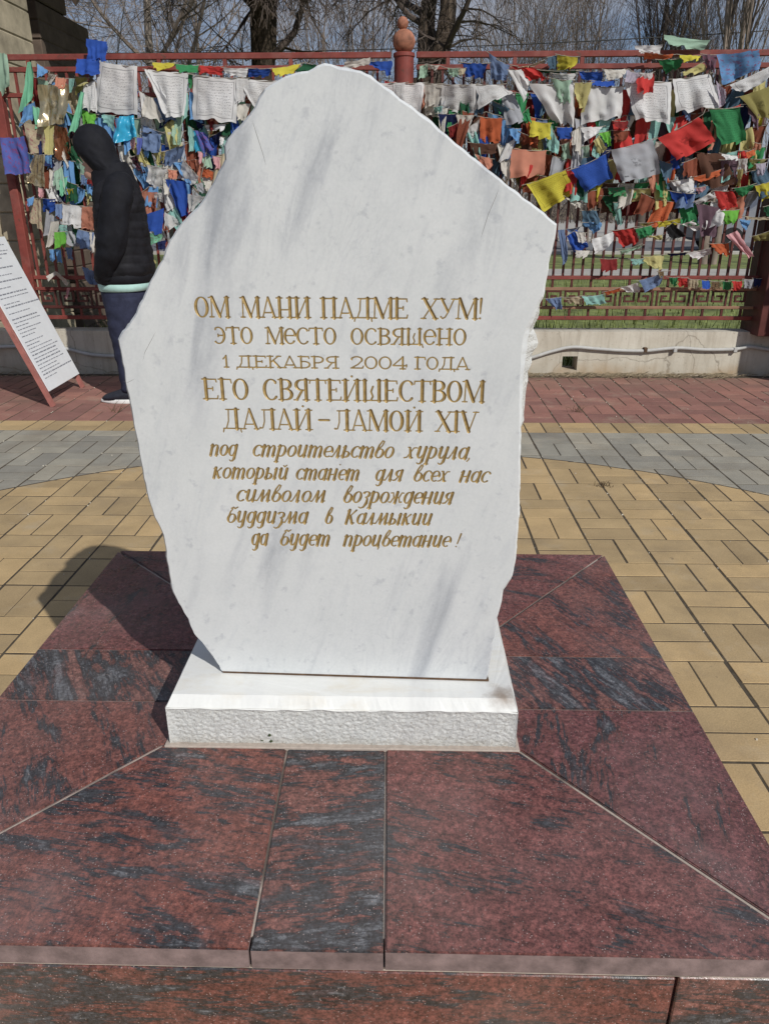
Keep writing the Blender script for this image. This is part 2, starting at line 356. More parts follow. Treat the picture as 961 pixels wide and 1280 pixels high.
# ------------------------------------------------------------------ granite plinth
PX0, PX1, PY0, PY1, PZ = -.700, .496, .611, 1.682, .35
BX0, BX1, BY0, BY1, BZ = -.368, .184, .962, 1.322, .437       # marble base block footprint
def plinth():
    root = empty('granite_plinth', ((PX0+PX1)/2, (PY0+PY1)/2, 0), 'low red granite plinth with mitred top slabs carrying the white stone', 'plinth')
    t = .030; g = .0012; e = .004
    def slab(poly, mat, name='top_slab', label=None, dz=0):
        # poly counter-clockwise; slab of thickness t with a small arris
        bm = bmesh.new(); vs = [bm.verts.new((x, y, PZ-t+dz)) for x, y in poly]; f = bm.faces.new(vs)
        r = bmesh.ops.extrude_face_region(bm, geom=[f]); top = [v for v in r['geom'] if isinstance(v, bmesh.types.BMVert)]
        for v in top: v.co.z += t
        bmesh.ops.recalc_face_normals(bm, faces=bm.faces)
        te = [ed for ed in bm.edges if all(abs(v.co.z-PZ-dz) < 1e-6 for v in ed.verts)]
        bmesh.ops.bevel(bm, geom=te, offset=.0018, segments=2, affect='EDGES')
        b = MB(); b.bm(bm)
        for i, fc in enumerate(b.f):   # the vertical front edge is sawn, not polished
            zs = [b.v[j][2] for j in fc]; b.mi[i] = 1 if max(zs)-min(zs) > .02 else 0
        o = b.build(name, [mat, SAWN], root)
        if label: o['label'] = label
    FL, FR, BL, BR = (PX0, PY0), (PX1, PY0), (PX0, PY1), (PX1, PY1)
    iFL, iFR, iBL, iBR = (BX0-.012, BY0-.004), (BX1+.008, BY0-.006), (-.40, 1.395), (.20, 1.335)
    def gap(p, dx, dy): return (p[0]+dx, p[1]+dy)
    j1, j2 = (-.1720, -.1785), (-.0160, -.0225)    # front joints: x at the outer edge and at the block
    slab([gap(FL, .003, 0), (j1[0]-g, PY0), (j1[1]-g, BY0+.05), gap(iFL, .02, .056), gap(iFL, .003, 0)], GR_X, label='red slab with black clouds, left of the front strip')
    slab([(j1[0]+g*1.5, PY0), (j2[0]-g, PY0), (j2[1]-g, BY0+.05), (j1[1]+g*1.5, BY0+.05)], GR_XD, label='narrow blackish slab in the middle of the front', dz=-.0008)
    slab([(j2[0]+g, PY0), gap(FR, -.004, 0), gap(iFR, -.004, 0), gap(iFR, -.02, .056), (j2[1]+g, BY0+.05)], GR_X2, label='brownish red slab right of the front strip', dz=.0006)
    s0, s1 = 1.075, 1.236
    slab([gap(FL, 0, .004), gap(iFL, 0, .004), (BX0+.05, BY0+.03), (BX0+.05, s0-g), (PX0, s0-g)], GR_Y, label='red slab with slanting dark streaks')
    slab([(PX0, s0+g), (BX0+.05, s0+g), (BX0+.05, s1-g), (PX0, s1-g)], GR_YD, label='grey streaked strip on the left side')
    slab([(PX0, s1+g), (BX0+.05, s1+g), (BX0+.05, 1.36), gap(iBL, 0, -.003), gap(BL, 0, -.004)], GR_Y2)
    s0, s1 = 1.067, 1.229
    slab([gap(FR, 0, .004), (PX1, s0-g), (BX1-.05, s0-g), (BX1-.05, BY0+.03), gap(iFR, 0, .004)], GR_Y2, label='plain maroon slab on the right side')
    slab([(PX1, s0+g), (PX1, s1-g), (BX1-.05, s1-g), (BX1-.05, s0+g)], GR_YD, label='dark grey streaked strip on the right side')
    slab([(PX1, s1+g), gap(BR, 0, -.004), gap(iBR, 0, -.003), (BX1-.05, 1.29), (BX1-.05, s1+g)], GR_Y)
    slab([gap(BL, .004, 0), gap(iBL, .003, 0), (BX0+.05, 1.30), (BX1-.05, 1.30), gap(iBR, -.003, 0), gap(BR, -.004, 0)], GR_X2)
    b = MB(); b.box(PX0+.012, PY0+.022, -.02, PX1-.012, PY1-.022, PZ-t-.007); b.box(PX0+.006, PY0+.004, PZ-t-.0065, PX1-.006, PY1-.006, PZ-t-.0004)
    b.box(PX0+.02, PY0+.02, PZ-t, PX1-.02, PY1-.02, PZ-.0035)
    b.build('mortar_core', MORTAR, root)
    zt = PZ-t-.008
    for (x0, x1, mm) in ((PX0+.004, .323, GR_F), (.3265, PX1-.004, GR_XD)):
        b = MB(); b.box(x0, PY0+.004, .0, x1, PY0+.021, zt-(.002 if x1 < .4 else 0), .0015); b.build('front_panel', mm, root)
    for xa in ((PX0+.002, PX0+.011), (PX1-.011, PX1-.002)):
        for (y0, y1) in ((PY0+.022, 1.14), (1.143, PY1-.006)):
            b = MB(); b.box(xa[0], y0, 0, xa[1], y1, zt, .0012); b.build('side_panel', GR_F, root)
    b = MB(); b.box(PX0+.012, PY1-.021, 0, PX1-.012, PY1-.006, zt, .0015); b.build('back_panel', GR_F, root)
plinth()

# ------------------------------------------------------------------ marble base block
def base_block():
    root = empty('marble_block', ((BX0+BX1)/2, (BY0+BY1)/2, PZ), 'rough fronted white marble block under the inscribed stone', 'base block')
    ch = .014; zc = BZ-.017
    def nz(x, z, s): return noise.fractal(Vector((x*s, 7.3, z*s)), 1.0, 2.0, 5)
    b = MB()   # polished top with chamfers
    A = [(BX0+.004, BY0, zc), (BX1-.002, BY0, zc), (BX1-.002, BY1, zc), (BX0+.004, BY1, zc)]
    T = [(BX0+.004+ch*.6, BY0+ch, BZ), (BX1-.002-ch*.5, BY0+ch, BZ), (BX1-.002-ch*.5, BY1-ch, BZ), (BX0+.004+ch*.6, BY1-ch, BZ)]
    n = 60
    def edge(P, i, amp, seed):
        p, q = Vector(P[i]), Vector(P[(i+1) % 4]); r = []
        for j in range(n):
            u = j/n; c = p.lerp(q, u); c.z += amp*noise.noise(c*40+Vector((seed, 0, 0))); r.append(c)
        return r
    ra = sum((edge(A, i, .0035, 3) for i in range(4)), []); rt = sum((edge(T, i, .0006, 9) for i in range(4)), [])
    bt = [(x, y, PZ+.006) for x, y, z in ra]
    b.loft([rt, ra], caps=False); b.f.append(tuple(range(len(rt)))); b.mi.append(0)
    o = b.build('top', STAINM, root)
    # rough split faces on all four sides
    for nm, p, q in (('front_face', (BX0+.004, BY0), (BX1-.002, BY0)), ('side_face', (BX1-.002, BY0), (BX1-.002, BY1)), ('side_face', (BX0+.004, BY1), (BX0+.004, BY0)), ('back_face', (BX1-.002, BY1), (BX0+.004, BY1))):
        p = Vector((*p, 0)); q = Vector((*q, 0)); L = (q-p).length; nu, nv = int(L/.0018), 48; d = (q-p)/L; nn = Vector((d.y, -d.x, 0)); b = MB(); vs = []
        for jv in range(nv+1):
            for iu in range(nu+1):
                u = iu/nu*L; v = jv/nv; z = PZ+.001+v*(zc-PZ+.001)
                env = min(1, u/.012, (L-u)/.012)*min(1, (1-v)/.12); am = .0026*env
                h = am*.8*(.7*noise.fractal(Vector((u*150+p.x*9, p.y*3, z*190)), .7, 2.1, 5)+.5*noise.noise(Vector((u*38, p.y, z*38))))-.0035*math.sqrt(max(0, env))*1.0
                c = p+d*u+nn*h; vs.append((c.x, c.y, z))
        b.add(vs, [(j*(nu+1)+i, j*(nu+1)+i+1, (j+1)*(nu+1)+i+1, (j+1)*(nu+1)+i) for j in range(nv) for i in range(nu)])
        b.build(nm, ROUGHM, root, smooth=True)
    b = MB()  # thin mortar line under the block
    b.box(BX0-.004, BY0-.006, PZ-.004, BX1+.004, BY1+.004, PZ+.003, .001); b.build('mortar_joint', MORTAR, root)
base_block()

# ------------------------------------------------------------------ lettering: stroke alphabet
def arc(cx, cy, rx, ry, a0, a1, n=18): return [(cx+rx*math.cos(R(a0+(a1-a0)*i/n)), cy+ry*math.sin(R(a0+(a1-a0)*i/n))) for i in range(n+1)]
TH, TN = .182, .070
def oval(cx, cy, rx, ry, a0, a1, th=TH, tn=TN):   # swelling stroke: thick at the flanks, thin at head and foot
    p = arc(cx, cy, rx, ry, a0, a1, 22); return (p, [tn+(th-tn)*abs(math.cos(R(a0+(a1-a0)*i/22)))**1.4 for i in range(23)])
def st(x, y0=0.0, y1=1.0, b=1, t=1, w=TH, sw=.15):
    r = [([(x, y0), (x, y1)], w)]
    if b: r.append(([(x-sw, y0+.02), (x+sw, y0+.02)], TN))
    if t: r.append(([(x-sw, y1-.02), (x+sw, y1-.02)], TN))
    return r
def ln(*p, w=TN): return [(list(p), w)]
def dot(x, y, w=.16): return [([(x, y), (x+.004, y)], w)]
CAPS = {
 'О': (.74, [oval(.37, .5, .28, .49, 0, 360)]),
 'М': (1.0, st(.88, sw=.11)+ln((.10, 0), (.13, 1))+ln((.16, 1), (.50, .04), w=TH)+ln((.50, .04), (.84, 1))+ln((-.0, .02), (.21, .02))+ln((.0, .98), (.2, .98))),
 'А': (.80, ln((.10, 0), (.39, 1))+ln((.40, 1), (.70, 0), w=.135)+ln((.19, .25), (.6, .25))+ln((0, .02), (.2, .02))+ln((.58, .02), (.80, .02))),
 'Н': (.86, st(.17)+st(.69)+ln((.17, .40), (.69, .40))),
 'И': (.88, st(.17)+st(.71)+ln((.22, .03), (.66, .97))),
 'П': (.84, st(.17)+st(.67)+ln((.05, .97), (.8, .97), w=.07)),
 'Д': (.86, st(.64, b=0)+ln((.30, .97), (.27, .4), (.16, .06))+ln((.18, .97), (.76, .97))+ln((.02, .03), (.82, .03))+ln((.04, .03), (.0, -.15), w=.07)+ln((.80, .03), (.84, -.15), w=.07)),
 'Е': (.72, st(.17)+ln((.05, .97), (.64, .97))+ln((.62, .97), (.65, .84))+ln((.17, .52), (.46, .52))+ln((.47, .6), (.47, .43))+ln((.05, .03), (.66, .03))+ln((.65, .03), (.68, .18))),
 'Х': (.80, ln((.14, 1), (.66, 0), w=TH)+ln((.70, 1), (.10, 0))+ln((.02, .98), (.3, .98))+ln((.58, .98), (.8, .98))+ln((0, .02), (.22, .02))+ln((.54, .02), (.78, .02))),
 'У': (.80, ln((.13, 1), (.43, .36), w=.14)+ln((.70, 1), (.42, .3), (.30, .08), (.18, .02), (.1, .1))+dot(.11, .1, .11)+ln((.02, .98), (.28, .98))+ln((.58, .98), (.82, .98))),
 '!': (.26, [([(.13, 1), (.11, .28)], [.15, .07])]+dot(.1, .04, .12)),
 'Э': (.70, [oval(.27, .5, .32, .49, 118, -128)]+ln((.25, .5), (.58, .5))+dot(.11, .86, .12)+dot(.09, .13, .12)+ln((.25, .58), (.25, .42))),
 'Т': (.76, st(.38, t=0)+ln((.03, .97), (.73, .97))+ln((.04, .97), (.01, .82))+ln((.72, .97), (.75, .82))),
 'С': (.70, [oval(.39, .5, .31, .49, 48, 315)]+dot(.60, .82, .12)+dot(.61, .16, .12)),
 'В': (.70, st(.17)+[oval(.34, .765, .24, .215, 90, -90), oval(.34, .275, .29, .255, 90, -90)]+ln((.17, .98), (.36, .98))+ln((.17, .54), (.36, .54))+ln((.17, .02), (.36, .02))),
 'Щ': (.96, st(.17, sw=.1)+st(.76, sw=.1)+ln((.1, .03), (.9, .03))+ln((.88, .03), (.94, -.16), w=.07)+ln((.50, .70), (.42, .45), (.50, .22), (.42, .05), w=.09)),
 'Я': (.76, st(.60)+[oval(.42, .735, .27, .245, 90, 270)]+ln((.40, .98), (.6, .98))+ln((.38, .49), (.6, .49))+ln((.42, .48), (.16, .02), w=.13)+ln((.02, .02), (.22, .02))),
 'Б': (.68, st(.17)+ln((.05, .97), (.56, .97))+ln((.55, .97), (.58, .82))+[oval(.32, .29, .28, .27, 90, -90)]+ln((.17, .56), (.34, .56))+ln((.17, .02), (.34, .02))),
 'К': (.78, st(.17)+ln((.17, .44), (.60, 1))+ln((.32, .62), (.66, 0), w=TH)+ln((.50, .98), (.72, .98))+ln((.54, .02), (.78, .02))),
 'Р': (.66, st(.17)+[oval(.34, .72, .27, .26, 90, -90)]+ln((.17, .98), (.36, .98))+ln((.17, .46), (.36, .46))),
 'Г': (.60, st(.17)+ln((.05, .97), (.56, .97))+ln((.55, .97), (.59, .80))),
 'Л': (.80, st(.64)+ln((.28, .97), (.27, .4), (.18, .08), (.06, .06))+dot(.06, .08, .11)+ln((.18, .97), (.76, .97))),
 'Й': (.88, st(.17)+st(.71)+ln((.22, .03), (.66, .97))+dot(.46, 1.17, .12)),
 'Ш': (.98, st(.17, sw=.1)+st(.82, sw=.1)+ln((.1, .03), (.9, .03))+ln((.54, .70), (.45, .45), (.53, .22), (.45, .05), w=.10)),
 'е': (.66, [oval(.33, .48, .28, .46, 8, 318)]+ln((.06, .52), (.61, .52))),
 '1': (.28, st(.17, t=0, sw=.12)+ln((.02, .72), (.17, .98))),
 '2': (.68, [oval(.33, .73, .26, .26, 165, -20)]+ln((.58, .66), (.40, .36), (.06, .05))+ln((.04, .05), (.62, .05), w=.12)+ln((.62, .05), (.66, .22))+dot(.10, .74, .13)),
 '0': (.70, [oval(.35, .5, .28, .49, 0, 360)]),
 '4': (.74, st(.52, sw=.14, t=0)+ln((.52, 1), (.04, .30))+ln((.04, .28), (.72, .28), w=.09)+ln((.7, .38), (.7, .18), w=.08)),
 'X': None, 'I': (.34, st(.17)), 'V': (.80, ln((.12, 1), (.42, .02), w=TH)+ln((.42, .02), (.72, 1))+ln((0, .98), (.28, .98))+ln((.6, .98), (.84, .98))),
 '-': (.5, ln((.03, .5), (.47, .5), w=.12)),
}
CAPS['X'] = CAPS['Х']
T2, N2 = .26, .102
def iv(cx, cy, rx, ry, a0, a1): return oval(cx, cy, rx, ry, a0, a1, T2*.92, N2)
def is_(x, y0=0.02, y1=.98): return [([(x, y0), (x, y1)], T2), ([(x-.13, y1-.09), (x, y1)], N2)]
def arch(x0, x1): return [([(x0, .5), (x0+.1, .8), ((x0+x1)/2+.05, .98), (x1-.03, .9), (x1, .7)], [N2, N2, .12, .17, T2]), ([(x1, .72), (x1, .02)], T2), ([(x1, .03), (x1+.12, .12)], N2)]
def cup(x0, x1): return [([(x0, .98), (x0, .25), (x0+.08, .05), ((x0+x1)/2, .03), (x1, .42)], [T2, T2, .17, .11, N2]), ([(x1, .98), (x1, .02)], T2), ([(x1, .03), (x1+.12, .12)], N2), ([(x0-.12, .88), (x0, .98)], N2)]
OO = [iv(.34, .5, .25, .47, 0, 360)]
def hook(x, y0): return [([(x, y0), (x, -.22), (x-.08, -.42), (x-.22, -.46), (x-.32, -.36)], [T2, T2, .15, N2, N2])]
SOFT = [([(.15, .98), (.15, .02)], T2), iv(.28, .28, .24, .25, 95, -150), ([(.03, .88), (.15, .98)], N2)]
LOW = {
 'п': (.78, is_(.15)+arch(.15, .58)), 'о': (.68, OO),
 'д': (.72, [iv(.32, .5, .23, .47, 20, 340)]+hook(.57, .98)),
 'с': (.60, [iv(.36, .5, .27, .47, 42, 310)]+dot(.53, .80, .15)),
 'т': (1.08, is_(.15)+arch(.15, .52)[:2]+arch(.52, .89)),
 'р': (.74, [([(.16, .98), (.16, -.46)], T2), ([(.03, .88), (.16, .98)], N2), ([(.02, -.45), (.3, -.45)], N2)]+[iv(.36, .5, .24, .46, 140, -140)]),
 'и': (.78, cup(.16, .58)),
 'е': (.62, [iv(.36, .5, .26, .46, 0, 300)]+[([(.12, .46), (.40, .5), (.60, .56)], N2)]),
 'л': (.68, [([(.0, .08), (.1, .06), (.22, .4), (.36, .98)], [.15, N2, N2, N2]), ([(.40, .98), (.47, .02)], T2), ([(.47, .03), (.6, .12)], N2)]),
 'ь': (.62, SOFT),
 'в': (.66, [iv(.33, .40, .24, .38, 130, -200), ([(.11, .45), (.16, 1.1), (.30, 1.5), (.43, 1.42), (.38, 1.1), (.2, .72)], [T2, .16, .11, .14, .12, N2])]),
 'х': (.76, [([(.10, .95), (.22, .92), (.46, .08), (.62, .06)], [N2, .18, T2, N2]), ([(.68, .92), (.5, .9), (.2, .1), (.02, .06)], [.13, N2, N2, .13])]),
 'у': (.76, [([(.16, .98), (.16, .3), (.24, .08), (.38, .06), (.56, .45)], [T2, T2, .16, N2, N2]), ([(.03, .88), (.16, .98)], N2)]+hook(.58, .98)),
 'а': (.74, [iv(.33, .5, .24, .46, 20, 340)]+[([(.58, .98), (.58, .02)], T2), ([(.58, .03), (.7, .12)], N2)]),
 ',': (.26, [([(.12, .08), (.13, .0), (.04, -.18)], [.14, .12, .05])]),
 'к': (.72, is_(.15)+[([(.15, .45), (.4, .75), (.56, .95)], [N2, N2, .16]), ([(.28, .6), (.50, .05)], T2*.9), ([(.50, .05), (.64, .12)], N2)]),
 'ы': (.98, SOFT+[([(.78, .98), (.78, .02)], T2), ([(.66, .88), (.78, .98)], N2), ([(.78, .03), (.9, .12)], N2)]),
 'й': (.78, cup(.16, .58)+[([(.26, 1.25), (.36, 1.13), (.50, 1.28)], .08)]),
 'н': (.80, is_(.15)+[([(.15, .48), (.6, .54)], N2), ([(.60, .98), (.60, .02)], T2), ([(.60, .03), (.72, .12)], N2)]),
 'я': (.72, [iv(.36, .70, .22, .27, 70, 290), ([(.52, .98), (.52, .02)], T2), ([(.52, .03), (.64, .1)], N2), ([(.36, .44), (.2, .1), (.04, .06)], [N2, .14, .14])]),
 'м': (1.0, [([(.0, .1), (.1, .08), (.2, .4), (.30, .98)], [.15, N2, N2, N2]), ([(.34, .98), (.42, .06)], T2*.9), ([(.42, .06), (.72, .98)], N2), ([(.74, .98), (.80, .04)], T2), ([(.80, .05), (.95, .14)], N2)]),
 'з': (.58, [iv(.26, .74, .22, .24, 150, -90), ([(.26, .5), (.42, .36), (.44, .0), (.3, -.36), (.1, -.46), (-.04, -.36)], [N2, .18, T2, .17, N2, .11])]),
 'ж': (1.04, [([(.5, .98), (.5, .02)], T2), ([(.05, .9), (.2, .92), (.32, .5), (.18, .08), (.04, .12)], [.13, N2, .13, N2, .13]), ([(.95, .9), (.82, .92), (.7, .5), (.84, .08), (.97, .12)], [.13, N2, .13, N2, .13]), ([(.3, .5), (.72, .5)], N2)]),
 'б': (.68, [iv(.34, .40, .25, .38, 0, 360), ([(.10, .5), (.16, 1.0), (.28, 1.22)], [.17, .13, N2]), ([(.16, 1.28), (.32, 1.38), (.44, 1.26), (.62, 1.40)], [.06, .14, .13, .06])]),
 'ц': (.84, cup(.16, .58)+[([(.62, .04), (.72, -.06), (.68, -.26)], [N2, .1, .09])]),
 'К': (.86, [([(.16, 1.3), (.16, .02)], T2), ([(.03, 1.2), (.16, 1.3)], N2), ([(.16, .55), (.45, .95), (.66, 1.28)], [N2, N2, .17]), ([(.32, .74), (.60, .05)], T2), ([(.60, .05), (.74, .12)], N2)]),
 '!': (.40, [([(.22, 1.25), (.12, .32)], [.17, .07])]+dot(.08, .05, .15)),
}
# lines: (alphabet, slant, [(word, x0, x1)], (x, top, base) near the left, (x, top, base) near the right), read off the photograph
LINES = [
 (CAPS, 0, [('ОМ', 244.4, 287.5), ('МАНИ', 302.3, 388.3), ('ПАДМЕ', 401.1, 509.4), ('ХУМ!', 526.8, 602.9)], (250, 371.4, 396.6), (600, 373.9, 399.2)),
 (CAPS, 0, [('ЭТО', 268.7, 316.5), ('МеСТО', 333.3, 420.3), ('ОСВЯЩеНО', 438.2, 582.1)], (270, 409, 429.6), (580, 411.6, 431.6)),
 (CAPS, 0, [('1', 280, 285.5), ('ДЕКАБРЯ', 296.7, 422.9), ('2004', 438.2, 508), ('ГОДА', 518.3, 586)], (285, 444.8, 459.3), (580, 447, 462.4)),
 (CAPS, 0, [('ЕГО', 254.8, 311.2), ('СВЯТЕЙШЕСТВОМ', 330, 604.3)], (260, 473.4, 499.2), (600, 476.8, 503.1)),
 (CAPS, 0, [('ДАЛАЙ', 280.1, 390.3), ('-', 399.2, 411.6), ('ЛАМОЙ', 418, 527.4), ('XIV', 544, 595)], (285, 511.2, 536.3), (590, 515, 540.3)),
 (LOW, .26, [('под', 260.9, 298.4), ('строительство', 314.3, 493.3), ('хурула,', 504.1, 591.1)], (262, 555.7, 569.7), (590, 559.6, 574.4)),
 (LOW, .26, [('который', 264.8, 361.7), ('станет', 368.2, 450.8), ('для', 467.2, 504.7), ('всех', 515, 561.5), ('нас', 571.8, 611.9)], (265, 584.2, 598), (610, 589.5, 603.3)),
 (LOW, .26, [('символом', 293.9, 409.2), ('возрождения', 427.5, 567.4)], (294, 612.6, 626.7), (567, 615.9, 630.4)),
 (LOW, .26, [('буддизма', 282.6, 386.4), ('в', 405.2, 417), ('Калмыкии', 429.5, 540.7)], (283, 639.3, 653.4), (540, 643, 656.5)),
 (LOW, .26, [('да', 313.3, 336.4), ('будет', 348.9, 414.1), ('процветание', 427.4, 562.9), ('!', 568.4, 575.9)], (314, 667.4, 681.6), (575, 670.8, 684)),
]
# ------------------------------------------------------------------ the stele
SO = Vector((-.294, 1.035, 0)); SE = Vector((.433, -.014, 0)).normalized(); SN = Vector((SE.y, -SE.x, 0))   # SN points to the viewer
def on_slab(px, py):
    v = ray(px, py); t = (SO-CAM).dot(SN)/v.dot(SN); p = CAM+v*t; return ((p-SO).dot(SE), p.z)
def slab3(u, z, d=0.0): return SO+SE*u+SN*d+Vector((0, 0, z))
OUT_PX = [(405, 79.1), (396.5, 81.8), (384, 88), (369.5, 90.8), (350.8, 98.5), (341, 105.5), (331, 112), (322.7, 122.4), (316.4, 135), (311, 143), (303, 153.7), (292.5, 164), (284, 174), (280, 182), (281, 199), (273, 214.6), (265, 231), (256.5, 244.7), (246, 259.3), (227.4, 279), (211.8, 300), (202.4, 325), (189, 350), (177.5, 374.8), (169, 391.5), (160.8, 406), (152.5, 414.4), (148.3, 424.8), (149.8, 438), (151.5, 446.6), (154.6, 459.7), (156.2, 476), (161, 499), (167.7, 535), (172.6, 561), (179, 594), (184, 620), (192.3, 646.6), (203.5, 669), (206.5, 685), (208.5, 702), (211.5, 722), (214.6, 736.7), (221.8, 754.8), (235, 774.4), (241.5, 792.5), (255, 807.5), (265, 821.2), (278.7, 840.5), (284, 844),
 (440, 847.5), (607.3, 849.5), (609, 846), (611.2, 832.5), (616.2, 800), (622.5, 765), (626.3, 752.5), (628.5, 738.7), (637.5, 725), (643.7, 705), (645.5, 685), (648.2, 645), (650, 600), (650.5, 560), (650.2, 529), (651, 500), (651.5, 485), (652, 456), (654, 430), (659.4, 410), (669, 389), (678.5, 372), (682.5, 352), (686, 330), (691, 307), (694.6, 290), (695, 281), (680, 267), (658, 250), (615, 217), (584, 191), (544, 157.5), (511, 131), (484, 110.5), (477.7, 106), (463, 95.4), (450.7, 88.5), (437, 86), (423.6, 84.2), (413.2, 80)]
def smooth_outline():
    pts = [Vector((*on_slab(*p), 0)) for p in OUT_PX]; res = []
    for i in range(len(pts)):
        a, b = pts[i], pts[(i+1) % len(pts)]; n = max(1, int((b-a).length/.006))
        for j in range(n):
            p = a.lerp(b, j/n); s = p.z; q = Vector((p.x*60, p.y*60, 2))
            foot = p.y < .445 and 0 < p.x < .43
            k = 0 if foot else .0016
            res.append((p.x+k*noise.noise(q), p.y+k*noise.noise(q+Vector((9, 3, 0)))))
    return res
def stele():
    root = empty('marble_stele', (SO.x+.22, SO.y+.05, BZ), 'tall jagged white marble stone engraved with gold lettering', 'monument')
    P = smooth_outline(); n = len(P)
    nor = []
    for i in range(n):
        a, b = Vector(P[i-3]), Vector(P[(i+3) % n]); d = (b-a).normalized(); nor.append(Vector((-d.y, d.x)))
    area = sum(P[i][0]*P[(i+1) % n][1]-P[(i+1) % n][0]*P[i][1] for i in range(n))
    if area < 0: pass
    sgn = -1 if area > 0 else 1
    nor = [v*sgn for v in nor]
    T = .088
    def ring(off, depth, amp, f, seed, dj=0):
        r = []
        for i in range(n):
            u, z = P[i]; nv = nor[i]
            rough = 1.0
            q = Vector((u*f, z*f, seed))
            o = off(u, z) + amp*noise.fractal(q, 1, 2, 4)
            dd = depth+dj*noise.noise(q*1.3+Vector((5, 5, 5)))
            uu, zz = u+nv.x*o, z+nv.y*o
            if z < .447 and .0 < u < .44: zz = z; uu = u
            r.append(slab3(uu, max(zz, .4395), -dd))
        return r
    def rgt(u, z):   # broken shoulder on the right swells outward behind the polished face
        a = math.exp(-((z-.975)/.045)**2)*.012 if u > .38 else 0
        if u > .38 and .86 < z < .99: a += .006
        return a
    rings = [ring(lambda u, z: -.0022, 0, 0, 60, 1), ring(lambda u, z: .0006+rgt(u, z)*.25, .0035, .0008, 70, 2, .001), ring(lambda u, z: .001+rgt(u, z), .018, .004, 55, 3, .006),
             ring(lambda u, z: rgt(u, z)*.9-.001, .034, .005, 40, 4, .006), ring(lambda u, z: -.003, .052, .006, 38, 5, .006), ring(lambda u, z: -.006, .070, .006, 38, 6, .006), ring(lambda u, z: -.012, T, .004, 40, 7)]
    # engraved panel rectangle
    us, zs = [], []
    for al, sl_, words, a, c in LINES:
        for wd, x0, x1 in words:
            for x in (x0, x1):
                for yy in (a[1]-6, a[2]+9): u, z = on_slab(x, yy); us.append(u); zs.append(z)
    u0, u1, z0, z1 = min(us)-.012, max(us)+.012, min(zs)-.008, max(zs)+.008
    front = rings[0]
    bm = bmesh.new(); vo = [bm.verts.new(v) for v in front]; ed = [bm.edges.new((vo[i], vo[(i+1) % n])) for i in range(n)]
    hv = [bm.verts.new(slab3(*q)) for q in ((u0, z0), (u1, z0), (u1, z1), (u0, z1))]; ed += [bm.edges.new((hv[i], hv[(i+1) % 4])) for i in range(4)]
    bmesh.ops.triangle_fill(bm, edges=ed, use_beauty=True, use_dissolve=False, normal=SN)
    for f in bm.faces:
        f.normal_update()
        if f.normal.dot(SN) < 0: f.normal_flip()
    b = MB(); b.bm(bm)
    o1 = b.build('face', MARBLE, root)
    b = MB(); b.cm = 0
    b.loft(rings, caps=False); b.f.append(tuple(len(rings)*n-n+i for i in range(n))); b.mi.append(0)
    nf = n
    for i in range(len(b.f)): b.mi[i] = 0 if i < nf else 1
    o2 = b.build('broken_edge', [MARBLE, ROUGHM], root)
    # distance field of the lettering over the panel
    stp = .00085; nu, nz_ = int((u1-u0)/stp), int((z1-z0)/stp)
    U = np.linspace(u0, u1, nu+1); Z = np.linspace(z0, z1, nz_+1); SD = np.full((nz_+1, nu+1), .01)
    def seg(a, c, wa, wb):
        m_ = max(wa, wb)/2+.0035
        i0, i1 = np.searchsorted(U, [min(a[0], c[0])-m_, max(a[0], c[0])+m_]); j0, j1 = np.searchsorted(Z, [min(a[1], c[1])-m_, max(a[1], c[1])+m_])
        if i1 <= i0 or j1 <= j0: return
        X, Y = np.meshgrid(U[i0:i1], Z[j0:j1]); dx, dy = c[0]-a[0], c[1]-a[1]; L = dx*dx+dy*dy+1e-14
        t = np.clip(((X-a[0])*dx+(Y-a[1])*dy)/L, 0, 1); d = np.hypot(X-a[0]-t*dx, Y-a[1]-t*dy)-(wa+(wb-wa)*t)/2
        SD[j0:j1, i0:i1] = np.minimum(SD[j0:j1, i0:i1], d)
    for al, slant, words, A, B in LINES:
        def bt(x): k = (x-A[0])/(B[0]-A[0]); return A[1]+(B[1]-A[1])*k, A[2]+(B[2]-A[2])*k
        for wd, x0, x1 in words:
            tot = sum(al[c_][0] for c_ in wd)-.06; xm = (x0+x1)/2
            t0, b0 = bt(x0); t1, b1 = bt(x1)
            pa = Vector(on_slab(x0, b0)); pb = Vector(on_slab(x1, b1)); tm, bmm = bt(xm)
            H = on_slab(xm, tm)[1]-on_slab(xm, bmm)[1]
            lead = .03
            ex = (pb-pa); sx = ex.length/(tot+(slant*.9 if slant else 0)); ex.normalize(); up = Vector((0, 1))
            x = -lead if not slant else 0.0
            for ch in wd:
                adv, strokes = al[ch]
                for pts, wd_ in strokes:
                    ws = wd_ if isinstance(wd_, list) else [wd_]*len(pts)
                    q = [pa+ex*((x+px_+slant*py_)*sx)+up*(py_*H) for px_, py_ in pts]
                    for i in range(len(q)-1): seg(q[i], q[i+1], max(.0019, ws[i]*H*.94), max(.0019, ws[i+1]*H*.94))
                x += adv
    # the stray drill mark above the "станет" line
    c = Vector(on_slab(425, 581)); seg(c, c+Vector((.0003, 0)), .0022, .0022)
    dep = np.clip(-SD, 0, .0026)*1.05
    gm = np.clip(.5-SD/.004, 0, 1)
    UU, ZZ = np.meshgrid(U, Z)
    co = np.stack([SO.x+SE.x*UU-SN.x*dep, SO.y+SE.y*UU-SN.y*dep, ZZ], -1).reshape(-1, 3)
    idx = np.arange((nu+1)*(nz_+1)).reshape(nz_+1, nu+1)
    quads = np.stack([idx[:-1, :-1], idx[:-1, 1:], idx[1:, 1:], idx[1:, :-1]], -1).reshape(-1, 4)
    inside = (np.minimum.reduce([SD.ravel()[quads[:, j]] for j in range(4)]) < .0007)
